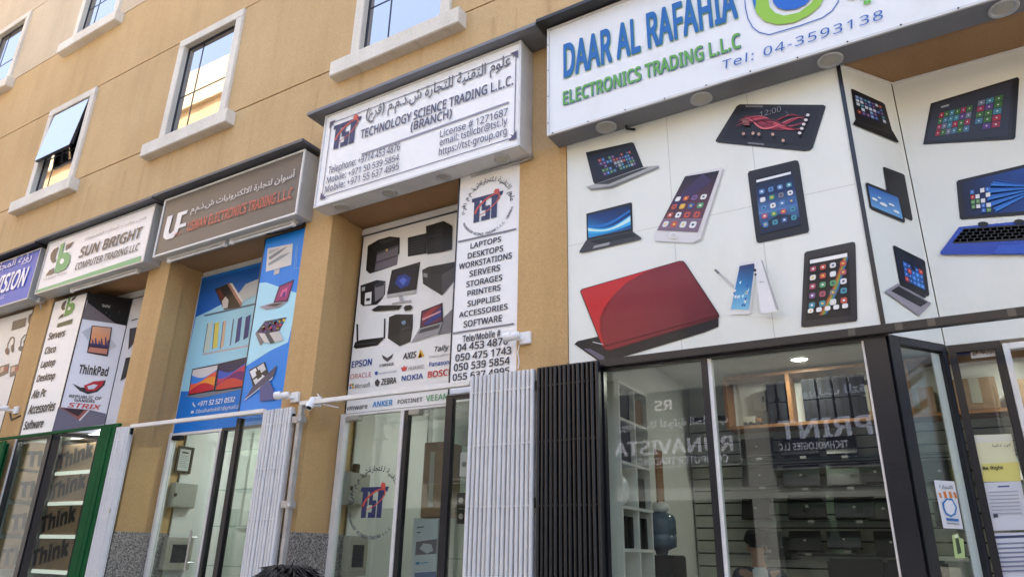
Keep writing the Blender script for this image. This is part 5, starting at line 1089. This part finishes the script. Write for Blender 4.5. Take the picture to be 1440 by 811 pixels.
t = thing('printer', (-.05, 3.0, 1.55), 'pale office printer seen past the black corner post', 'printer'); MB().box(-.35, .1, 2.8, 3.2, 1.36, 1.62).build('body', M['cabinet_grey'], t, bevel=.01); MB().box(-.3, .05, 2.82, 3.15, 1.621, 1.66).build('lid', M['room_white'], t, bevel=.006)
t = thing('store_shelf', (-.1, 3.0, .16), 'dark low shelf carrying the printer', 'shelf unit'); MB().box(-.45, .9, 2.75, 3.3, .16, 1.35).build('body', M['plastic_dark'], t)
# downlights (only the first is seen lit) and their light
def lit_disc(p, label, power, r=.085, spot=False):
    t = thing('ceiling_downlight', p, label, 'ceiling light', 'lit lamps inside the shops')
    b = MB(); n = 24; prof = [(r*1.2,-.001),(r*1.2,-.012),(r,-.014),(r*.95,-.004)]; vs = []; fs = []
    for rr, dz in prof:
        for k in range(n): vs.append((p[0]+rr*math.cos(2*math.pi*k/n), p[1]+rr*math.sin(2*math.pi*k/n), p[2]+dz))
    for i in range(3):
        for k in range(n): fs.append((i*n+k, i*n+(k+1) % n, (i+1)*n+(k+1) % n, (i+1)*n+k))
    b.add(vs, fs, True); b.build('rim', M['plastic_white'], t)
    MB().tube([(p[0],p[1],p[2]-.001),(p[0],p[1],p[2]-.010)], r*.94, 20).build('diffuser', M['lamp'], t)
    l = bpy.data.lights.new('downlight_lamp', 'AREA'); l.shape = 'DISK'; l.size = .16; l.energy = power; l.color = (1, .96, .86)
    o = bpy.data.objects.new('downlight_lamp', l); COL.objects.link(o); o.parent = t; o.location = (0, 0, -.03)
q = at_z(1124, 504, 3.6)
lit_disc((q.x, q.y, 3.6), 'lit round downlight glowing in the corner shop ceiling', LAMP_A)
lit_disc((q.x+2.2, q.y, 3.6), 'round downlight in the corner shop ceiling over the entrance', LAMP_A)
lit_disc((q.x+.3, q.y+1.2, 3.6), 'round downlight in the corner shop ceiling farther from the glass', LAMP_A)

# ---- technology shop room
XT = -5.612; PL = Plane(XT, 0, 0, 1)         # its left wall, facing right
TD = Z(400, 540, 2.993)
def wall_cab(pl, fr_, a, b, mat, label, name, cat, door=True, glass=False, th=.09):
    u0, z0 = pl.uz(*fr_(a)); u1, z1 = pl.uz(*fr_(b)); u0, u1 = min(u0,u1), max(u0,u1); z0, z1 = min(z0,z1), max(z0,z1)
    c = pl.pt((u0+u1)/2, z0); t = thing(name, tuple(c), label, cat)
    MB().obox(pl, u0, u1, z0, z1, .001, th).build('box', M[mat], t, bevel=.004)
    if glass:
        fr2 = MB(); w_ = (u1-u0)*.22; h = (z1-z0)*.22
        MB().obox(pl, u0+w_, u1-w_, z0+h, z1-h, th+.001, th+.006).build('window', M['plastic_black'], t)
        pr = Print(pl, base=th+.004); pr.add_uz([(u0+w_*1.5,z0+h*1.2),(u1-w_*1.5,z0+h*1.2),(u1-w_*1.7,z0+h*1.9),(u0+w_*1.6,z0+h*2.2)], (150,210,160)); pr.build('label', t, 'paper')
        k = MB(); k.obox(pl, u0+w_*.5, u1-w_*.5, z0+h*.5, z0+h*.62, th+.001, th+.006); k.obox(pl, u0+w_*.5, u1-w_*.5, z1-h*.62, z1-h*.5, th+.001, th+.006); k.obox(pl, u0+w_*.5, u0+w_*.64, z0+h*.62, z1-h*.62, th+.001, th+.006); k.obox(pl, u1-w_*.64, u1-w_*.5, z0+h*.62, z1-h*.62, th+.001, th+.006); k.build('door_frame', M['cabinet_beige'], t)
    else:
        MB().obox(pl, u0+.015, u1-.015, z0+.015, z1-.015, th+.001, th+.008).build('door', M[mat], t, bevel=.002)
        MB().obox(pl, u0+.02, u0+.05, (z0+z1)/2-.02, (z0+z1)/2+.02, th+.008, th+.02).build('lock', M['plastic_black'], t)
    return t
wall_cab(PL, TD, (236,505), (338,382), 'cabinet_grey', 'grey electrical cabinet on the wall behind the round emblem', 'electrical_cabinet', 'electrical cabinet')
wall_cab(PL, TD, (232,805), (330,640), 'cabinet_beige', 'beige hose cabinet low on the wall behind the emblem door', 'hose_cabinet', 'hose cabinet', glass=True)
c = PL.pt(PL.uz(*TD((290,365)))[0], PL.uz(*TD((290,375)))[1]); t = thing('wall_sensor', tuple(c), 'small black device above the grey electrical cabinet', 'sensor'); MB().box(c.x+.0, c.x+.07, c.y-.03, c.y+.03, c.z-.02, c.z+.10).build('body', M['plastic_black'], t, bevel=.006); MB().box(c.x+.071, c.x+.075, c.y-.02, c.y+.02, c.z+.05, c.z+.09).build('front', M['plastic_dark'], t)
t = tag(MB().box(XT, XT+.07, 2.25, 2.33, .2, 3.45).build('pipe_duct', M['room_white']), 'white upright duct in the corner of the technology shop', 'duct')
t = thing('partition', (-4.9, 2.6, .16), 'pale partition with shelves at the back of the technology shop', 'partition'); MB().box(-5.1, -4.2, 2.6, 2.66, .16, 2.9).build('board', M['room_ceiling'], t)
for z in (2.5, 2.1, 1.7): MB().box(-4.95, -4.3, 2.4, 2.599, z, z+.015).build('shelf', M['shelf_glass'], t)
t = thing('shop_stand', (-4.85, 1.7, .16), 'dark display stand with hanging goods behind the emblem door', 'stand')
for x in (-5.0, -4.9, -4.78): MB().tube([(x,1.7,.2),(x,1.7,1.95)], .018, 8).build('pole', M['plastic_dark'], t)
for z, w_ in ((1.5,.5),(1.8,.36)): MB().box(-5.1, -5.1+w_, 1.64, 1.76, z, z+.10).build('hanging_goods', M['plastic_dark'], t, bevel=.01)
p = at(*TD((570,560)), .98); p2 = at(*TD((668,240)), .98)
t = thing('cardboard_box', ((p.x+p2.x)/2, 1.1, p.z), 'tall brown cardboard box inside the technology shop', 'box')
MB().box(p.x, p2.x+.02, .98, 1.3, p.z, p2.z).build('carton', M['cardboard'], t, bevel=.006); MB().box((p.x+p2.x)/2-.03, (p.x+p2.x)/2+.03, .977, .98, p.z+.1, p2.z-.1).build('tape', M['cabinet_beige'], t)
t = thing('box_stand', ((p.x+p2.x)/2, 1.12, .16), 'white plinth under the tall cardboard box', 'plinth'); MB().box(p.x-.1, p2.x+.1, 1.0, 1.4, .16, p.z-.004).build('body', M['room_white'], t, bevel=.006)
PQ = Plane(0, .985)
o = sheet(PQ, TD, [(552,572),(648,562),(640,815),(542,815)], (196,202,208), 'grey poster with two printers on the white plinth', 'poster', 'poster', .004, extra=[([(556,662),(644,650),(640,712),(552,718)], (120,112,118)), ([(570,690),(585,668),(620,672),(628,700),(600,712)], (190,190,194)), ([(550,792),(640,786),(640,815),(548,815)], (110,124,160)), ([(560,600),(590,597),(590,601),(560,604)], (60,70,90)), ([(560,622),(575,620),(575,624),(560,626)], (90,100,120)), ([(556,748),(572,746),(570,757),(555,758)], (70,140,180)), ([(576,750),(606,746),(606,750),(576,754)], (90,150,190))])
# goods in its display case
for i, (u, v0, v1, w_, mat, lab, nm, cat) in enumerate(((752, 388, 285, .22, 'plastic_white', 'white breaker box in the display case by the white gate', 'breaker_box', 'breaker box'), (740, 520, 455, .2, 'plastic_black', 'upper black socket pack in the display case', 'socket_pack', 'socket pack'), (740, 586, 524, .2, 'plastic_black', 'lower black socket pack in the display case', 'socket_pack', 'socket pack'), (765, 255, 195, .12, 'cabinet_grey', 'grey box high in the display case by the white gate', 'box', 'box'))):
    p = at(*TD((u+10, v0)), .45); z1 = at(*TD((u+10, v1)), .45).z
    t = thing(nm, (p.x+.04, .5, p.z), lab, cat); MB().box(p.x-.07, p.x-.07+w_, .45, .55, p.z, z1).build('case', M[mat], t, bevel=.005)
    h = z1 - p.z
    for a_ in range(2): MB().tube([(p.x-.02+a_*.08, .449, p.z+h*.5), (p.x-.02+a_*.08, .444, p.z+h*.5)], .025, 12).build('dial', M['steel'] if mat == 'plastic_black' else M['cabinet_grey'], t)
# ---- brown-sign shop room
XU = -8.672; PU = Plane(XU, 0, 0, 1); UD = Z(180, 560, 3.23)
u0, z0 = PU.uz(*UD((206,334))); u1, z1 = PU.uz(*UD((299,225))); z1 = PU.uz(*UD((226,213)))[1]
t = thing('certificate_frame', tuple(PU.pt((u0+u1)/2, z0)), 'black framed certificate on the wall inside the glass door', 'picture frame')
k = MB(); e = .03
for a, b, c_, d in ((u0,u0+e,z0,z1),(u1-e,u1,z0,z1),(u0+e,u1-e,z0,z0+e),(u0+e,u1-e,z1-e,z1)): k.obox(PU, a, b, c_, d, .001, .025)
k.build('frame', M['plastic_black'], t, bevel=.002)
pr = Print(PU, base=.006); pr.add_uz([(u0+e,z0+e),(u1-e,z0+e),(u1-e,z1-e),(u0+e,z1-e)], (196,200,200)); w_ = u1-u0; h = z1-z0
pr.add_uz([(u0+w_*.3,z1-h*.26),(u1-w_*.3,z1-h*.26),(u1-w_*.3,z1-h*.2),(u0+w_*.3,z1-h*.2)], (50,52,56), 2)
for i in range(7): pr.add_uz([(u0+w_*.22,z1-h*(.36+i*.07)),(u1-w_*(.22+.1*(i%2)),z1-h*(.36+i*.07)),(u1-w_*(.22+.1*(i%2)),z1-h*(.345+i*.07)),(u0+w_*.22,z1-h*(.345+i*.07))], (120,124,126), 2)
pr.build('certificate', t, 'paper')
wall_cab(PU, UD, (172,492), (300,392), 'cabinet_grey', 'grey electrical cabinet inside the door with the steel handle', 'electrical_cabinet', 'electrical cabinet')
wall_cab(PU, UD, (136,776), (282,632), 'cabinet_beige', 'beige hose cabinet behind the steel door handle', 'hose_cabinet', 'hose cabinet', glass=True)
t = tag(MB().box(XU, XU+.05, 2.0, 2.6, 1.9, 3.2).build('wall_board', M['room_ceiling']), 'long pale board on the wall inside the brown sign shop', 'board')
t = thing('wall_shelf', (-7.3, 2.0, .16), 'white shelf rack seen between the door and the dark post', 'shelf unit'); MB().box(-7.9, -6.4, 2.3, 2.33, .16, 3.0).build('back_board', M['room_white'], t)
for z in (2.7, 2.35, 2.0, 1.65, 1.3): MB().box(-7.9, -6.4, 2.0, 2.299, z, z+.02).build('shelf', M['white_paint'], t)
gu = 'goods on the white shelf rack'
for i, (x, z, w_, h, mat) in enumerate(((-7.55,2.37,.2,.18,'plastic_white'),(-7.2,2.37,.2,.2,'cabinet_grey'),(-7.5,2.02,.24,.2,'room_white'),(-7.1,2.02,.2,.16,'plastic_dark'),(-7.5,1.67,.2,.22,'plastic_white'),(-6.9,1.67,.22,.2,'boxes_dark'))):
    place_box(x, 2.12, z, w_, .16, h, mat, ['white box on the second level of the shelf rack','grey box on the second level of the shelf rack','pale box on the third level of the shelf rack','charcoal box on the third level of the shelf rack','white box on the fourth level of the shelf rack','dark box on the fourth level of the shelf rack'][i], group=gu)
gv = 'gadgets on the glass shelves left of the white gate'
for i, (x, z, w_, h, mat, lab) in enumerate(((-6.42,2.63,.16,.06,'plastic_dark','dark flat gadget on the highest glass shelf'),(-6.35,2.21,.12,.20,'cabinet_grey','grey upright gadget on the second glass shelf'),(-6.52,1.83,.10,.14,'plastic_white','small white gadget on the third glass shelf'),(-6.38,1.83,.14,.26,'plastic_black','black gadget on the third glass shelf'),(-6.45,1.43,.2,.16,'plastic_dark','charcoal speaker on the fourth glass shelf'))):
    t = thing('gadget', (x, .5, z), lab, 'gadget', gv); MB().box(x-w_/2, x+w_/2, .44, .58, z+.001, z+h).build('body', M[mat], t, bevel=.008); MB().box(x-w_*.3, x+w_*.3, .436, .439, z+h*.3, z+h*.8).build('front', M['plastic_black'], t)
# ---- computer shop: lit shelves of brown boxes
ZB = SR; PBX = Plane(0, .80)
t = thing('box_rack', (-10.5, 1.2, .16), 'pale lit shelf rack holding the brown printed boxes', 'shelf unit')
tops = [(232,282,400,360),(200,398,372,486),(160,532,332,622),(120,667,306,765)]
sh_z = []
for (x0,y0,x1,y1) in tops:
    a = PBX.uz(*ZB((x0, y1+8))); sh_z.append(a[1]-.055)
for z in sh_z + [sh_z[0]+.52]: MB().box(-11.45, -10.33, .80, 1.3, z-.002, z+.05).build('shelf', M['white_paint'], t)
for z in sh_z: MB().box(-11.45, -10.33, .786, .799, z-.002, z+.05).build('glow_edge', M['strip'], t)  # shelf fronts with painted-in glow, standing in for light falling on them
MB().box(-11.6, -9.25, 1.5, 1.53, .2, 3.28).build('back_board', M['room_white'], t)
gb = 'brown printed boxes on the lit rack'
lab_r = ['top', 'second', 'third', 'lowest']
for r_, (x0,y0,x1,y1) in enumerate(tops):
    z = sh_z[r_] + .051; ul, _ = PBX.uz(*ZB((x0-8, y1))); ur, _ = PBX.uz(*ZB((x1+4, y0))); zt_ = PBX.uz(*ZB((x0, y0-6)))[1]
    wd_ = ur - ul; h = .395
    tb = thing('printed_box', ((ul+ur)/2, 1.0, z), f'wide brown printed box on the {lab_r[r_]} shelf behind the angled glass', 'box', gb)
    MB().box(max(ul, -11.44), ur, .80, 1.25, z, z+h).build('carton', M['cardboard'], tb, bevel=.004)
    txt_uz(tb, PBX, 'Think', ul+wd_*.10, z+h*.03, ul+wd_*.96, z+h*.66, (30,25,24), bold=.045, lift=.004, rot=11, mat='paper')
    txt_uz(tb, PBX, 'lenovo', ul+wd_*.42, z+h*.86, ul+wd_*.58, z+h*.92, (80,58,46), bold=.0, lift=.004, mat='paper')
    PS_ = Plane(-11.49, 0, 0, 1); ts = thing('printed_box', (-11.55, .6, z), f'narrow brown box end on the {lab_r[r_]} level, left of the dark window post', 'box', gb)
    MB().box(-11.615, -11.49, .34, .78, z, z+h).build('carton', M['cardboard'], ts, bevel=.004)
    txt_uz(ts, PS_, 'Thi', .38, z+h*.08, .74, z+h*.68, (30,25,24), bold=.045, lift=.004, rot=6, mat='paper')
t = thing('ceiling_panel_light', (-10.0, 1.3, 3.29), 'bright strip light at the top of the box window', 'ceiling light', 'lit lamps inside the shops')
MB().box(-10.55, -9.6, .92, 1.0, 3.27, 3.299).build('housing', M['plastic_white'], t); MB().box(-10.53, -9.62, .93, .99, 3.262, 3.269).build('diffuser', M['lamp'], t)
for xx, yy, zz, pw, sx in ((-10.4, .75, 3.2, LAMP_S, 1.6),):
    l = bpy.data.lights.new('strip_lamp', 'AREA'); l.shape = 'RECTANGLE'; l.size = sx; l.size_y = .1; l.energy = pw; l.color = (.97, 1, .92)
    o = bpy.data.objects.new('strip_lamp', l); COL.objects.link(o); o.parent = t; o.location = (xx+10.0, yy-1.3, zz-3.29-.03)
# ceiling lamps of the two white rooms
for xx, lab in ((-4.5, 'square ceiling light in the technology shop'), (-7.4, 'square ceiling light in the brown sign shop')):
    t = thing('ceiling_panel_light', (xx, 1.9, 3.5), lab, 'ceiling light', 'lit lamps inside the shops')
    MB().box(xx-.3, xx+.3, 1.6, 2.2, 3.47, 3.498).build('housing', M['plastic_white'], t); MB().box(xx-.27, xx+.27, 1.63, 2.17, 3.464, 3.469).build('diffuser', M['lamp'], t)
    l = bpy.data.lights.new('panel_lamp', 'AREA'); l.shape = 'SQUARE'; l.size = .5; l.energy = LAMP_R * (6.0 if xx < -6 else 1.0); l.color = (.95, .99, 1)
    o = bpy.data.objects.new('panel_lamp', l); COL.objects.link(o); o.parent = t; o.location = (0, 0, -.05)

# ================================================================== PEOPLE
def skin_body(name, joints, edges, mat, parent=None, sub=2):
    me = bpy.data.meshes.new(name); me.from_pydata([j[0] for j in joints], edges, []); me.materials.append(M[mat])
    o = link_mesh(name, me, parent)
    sm = o.modifiers.new('skin', 'SKIN'); sm.use_smooth_shade = True; sm.branch_smoothing = .6
    for i, (p, r) in enumerate(joints): me.skin_vertices[0].data[i].radius = r if isinstance(r, tuple) else (r, r)
    me.skin_vertices[0].data[0].use_root = True
    ss = o.modifiers.new('sub', 'SUBSURF'); ss.levels = sub; ss.render_levels = sub
    return o
def person(x, y, z0, yaw, height, label, shirt, arm_bend=False):
    t = thing('person', (x, y, z0), label, 'person'); k = height / 1.72
    c, s = math.cos(yaw), math.sin(yaw)
    def w(px, py, pz): return (x + (px*c - py*s)*k, y + (px*s + py*c)*k, z0 + pz*k)   # px right, py forward, pz up
    J = [(w(0,0,.95), (.125*k,.10*k)), (w(0,0,1.12), (.125*k,.09*k)), (w(0,0,1.32), (.15*k,.10*k)), (w(0,-.01,1.44), (.08*k,.07*k)), (w(0,0,1.50), .052*k), (w(0,.02,1.57), (.066*k,.078*k)), (w(0,.02,1.64), (.073*k,.088*k)), (w(0,.01,1.69), (.05*k,.06*k))]
    E_ = [(i, i+1) for i in range(7)]
    for sx in (-1, 1):
        b = len(J)
        J += [(w(sx*.10,0,.86), .085*k), (w(sx*.10,.01,.48), .055*k), (w(sx*.10,-.02,.09), .038*k), (w(sx*.11,.12,.03), .032*k)]; E_ += [(0,b),(b,b+1),(b+1,b+2),(b+2,b+3)]
        a = len(J); f = .25 if arm_bend else .04; hz = 1.0 if arm_bend else .82
        J += [(w(sx*.185,0,1.40), .055*k), (w(sx*.23,-.02,1.12), .040*k), (w(sx*.23,f,hz), .027*k), (w(sx*.23,f+.05,hz-.07), .030*k)]; E_ += [(2,a),(a,a+1),(a+1,a+2),(a+2,a+3)]
        for i in range(4):                       # fingers
            J.append((w(sx*(.205+.017*i), f+.08, hz-.15-.01*(i in (1,2))), .008*k)); E_.append((a+3, len(J)-1))
        J.append((w(sx*.19, f+.08, hz-.09), .009*k)); E_.append((a+3, len(J)-1))
    skin_body('body', J, E_, 'skin', t)
    S_ = [(w(0,0,.90), (.145*k,.12*k)), (w(0,0,1.12), (.14*k,.105*k)), (w(0,0,1.32), (.165*k,.115*k)), (w(0,-.01,1.43), (.085*k,.075*k))]; Es = [(0,1),(1,2),(2,3)]
    for sx in (-1, 1): a = len(S_); S_ += [(w(sx*.185,0,1.40), .068*k), (w(sx*.225,-.015,1.20), .058*k)]; Es += [(2,a),(a,a+1)]
    skin_body('shirt', S_, Es, shirt, t)
    T2 = [(w(0,0,.93), (.14*k,.115*k)), (w(0,0,.86), (.14*k,.115*k))]; Et = [(0,1)]
    for sx in (-1, 1): a = len(T2); T2 += [(w(sx*.10,0,.78), .098*k), (w(sx*.10,.01,.48), .07*k), (w(sx*.10,-.02,.12), .058*k)]; Et += [(1,a),(a,a+1),(a+1,a+2)]
    skin_body('trousers', T2, Et, 'trousers', t)
    h = MB(); hc = w(0,.005,1.665); h.ball(hc, .088*k, .10*k, .085*k, 24, 14)
    for i in range(900):                         # overlapping locks combed outwards give the hair an uneven outline
        a = random.uniform(0, 2*math.pi); el = random.uniform(.05, 1.5); d = Vector((math.cos(a)*math.cos(el), math.sin(a)*math.cos(el), math.sin(el)))
        tn = (Vector((math.cos(a + random.uniform(-.9,.9)), math.sin(a + random.uniform(-.9,.9)), random.uniform(-.5,.1)))).normalized(); tn = (tn - d*tn.dot(d)).normalized()
        p0 = Vector((hc[0]+d.x*.086*k, hc[1]+d.y*.098*k, hc[2]+d.z*.083*k)); l = random.uniform(.03,.07)
        h.tube([p0 - d*.004, p0 + d*.007 + tn*l*.5, p0 + d*random.uniform(-.004,.009) + tn*l], [.003,.0034,.0008], 5, caps=False)
    h.build('hair', M['hair'], t)
    f = MB()
    for sx in (-1, 1): f.ball(w(sx*.032,.098,1.60), .012*k, .008*k, .008*k, 8, 6)
    f.build('eyes', M['plastic_black'], t); f = MB(); f.ball(w(0,.108,1.565), .013*k, .02*k, .022*k, 8, 6); f.build('nose', M['skin'], t)
    f = MB(); f.ball(w(0,.10,1.525), .024*k, .006*k, .006*k, 8, 6); f.build('mouth', M['skin'], t)
    f = MB()
    for sx in (-1, 1): f.ball(w(sx*.082,.01,1.59), .012*k, .022*k, .032*k, 8, 6)
    f.build('ears', M['skin'], t)
    return t
hp = at(405, 799, -3.55)
person(hp.x, hp.y, 0.0, R(20), hp.z * 1.72/1.745, 'person with black tousled hair walking at the lower edge of the picture', 'shirt_dark')
hp = on(1.75, (148, 655)); person(hp.x, 1.75, .16, R(25), (hp.z-.16) * 1.72/1.745, 'person in a dark and white top inside the corner shop', 'shirt_dark', True)
k = MB(); pz = hp.z; k.box(hp.x-.02, hp.x+.10, 1.58, 1.63, pz-.62, pz-.30); tag(k.build('shoulder_bag', M['shirt_light'], None, bevel=.015), 'white bag worn on the shoulder of the person in the shop', 'bag')

# ================================================================== ACROSS THE STREET (seen only as reflections in the glass)
YO = -12.98
ob = thing('opposite_building', (-7, YO, 0), 'low grey building across the street, mirrored in the shop glass', 'building')
MB().box(-24, 14, YO-8, YO, 3.0, 6.6).build('shop_storey', M['render_grey'], ob); MB().box(-24, 14, YO-8, YO+.02, 6.601, 8.8).build('upper_storey', M['cream'], ob); MB().box(-24, 14, YO-8, YO-.6, 0.1, 3.0).build('ground_storey', M['plastic_dark'], ob)
MB().box(-24.2, 14.2, YO-8.2, YO+.25, 8.8, 9.1).build('cornice', M['white_stone'], ob)
for i in range(8): MB().box(-23+i*4.7, -22.5+i*4.7, YO-.6, YO+.02, .1, 3.0).build('pier', M['render_grey'], ob)
for i in range(9): MB().box(-22+i*4.1, -20.8+i*4.1, YO, YO+.07, 7.0, 8.3).build('window', M['black_alu'], ob)
tb = thing('tower_building', (-44, YO-4, 0), 'tall cream and ochre block across the street, mirrored in the upper windows', 'building')
MB().box(-75, -25.5, YO-14, YO, 9.0, 23.8).build('wall', M['stucco'], tb); MB().box(-75, -25.5, YO-14, YO-.05, 0.0, 8.99).build('shop_storey', M['render_grey'], tb); MB().box(-75.2, -25.3, YO-14.2, YO+.2, 23.8, 26.2).build('parapet', M['cream'], tb)
for i in range(11):
    for j in range(2, 6): MB().box(-73+i*4.4, -71.6+i*4.4, YO-.02, YO+.06, 2.5+j*3.6, 4.6+j*3.6).build('window', M['black_alu'], tb)
PO = Plane(0, YO+.25, -1, 0)
def far_sign(x0, x1, z0, z1, lines, label, col=(20,24,38)):
    t = thing('far_shop_sign', ((x0+x1)/2, YO, z0), label, 'shop sign', 'signs across the street')
    MB().box(x0, x1, YO+.001, YO+.25, z0, z1).build('casing', M['ledge'], t)
    pr = Print(PO, base=.004); pr.add_uz([(-x1+.04, z0+.04), (-x0-.04, z0+.04), (-x0-.04, z1-.04), (-x1+.04, z1-.04)], col); pr.build('sign_face', t, 'signface')
    for s, a, b, c_, d, cc in lines: txt_uz(t, PO, s, -b, c_, -a, d, cc, bold=.02, lift=.012, mat='signface')
V_ = 13.5 - .0
rz = Z(830, 490, 2.53); f = lambda p: at(*rz(p), 13.5)
a, b = f((92,412)), f((522,330)); c1, c2 = f((180,412)), f((500,395))
far_sign(f((60,415)).x, f((525,160)).x, f((300,425)).z, f((300,150)).z,
   [('RUNAVISTA', f((95,330)).x, f((515,330)).x, f((300,378)).z, f((300,325)).z, (132,132,146)), ('COMPUTER TRADING', f((180,400)).x, f((500,400)).x, f((300,415)).z, f((300,388)).z, (124,128,142)),
    ('RS', f((238,200)).x, f((300,200)).x, f((270,225)).z, f((270,188)).z, (156,152,158)), (arabic('رونافيستا لتجارة الحاسب'), f((110,270)).x, f((500,270)).x, f((300,290)).z, f((300,252)).z, (126,128,140))],
   'navy sign with pale computer trading lettering, mirrored in the left shop pane')
rz = Z(1000, 470, 2.378)
far_sign(f((205,430)).x, f((1000,400)).x, f((400,448)).z, f((400,150)).z,
   [('OPRINT', f((232,320)).x, f((640,320)).x, f((330,352)).z, f((330,286)).z, (120,126,146)), ('TECHNOLOGIES LLC', f((232,378)).x, f((465,378)).x, f((330,388)).z, f((330,364)).z, (132,138,154)), (arabic('اوبرنت للتقنيات'), f((300,215)).x, f((640,215)).x, f((330,222)).z, f((330,185)).z, (120,126,146))],
   'navy sign with large pale lettering, mirrored in the right shop pane')
far_sign(-15.0, -9.0, 3.7, 5.6, [], 'dark sign farther left across the street', (30,32,38))
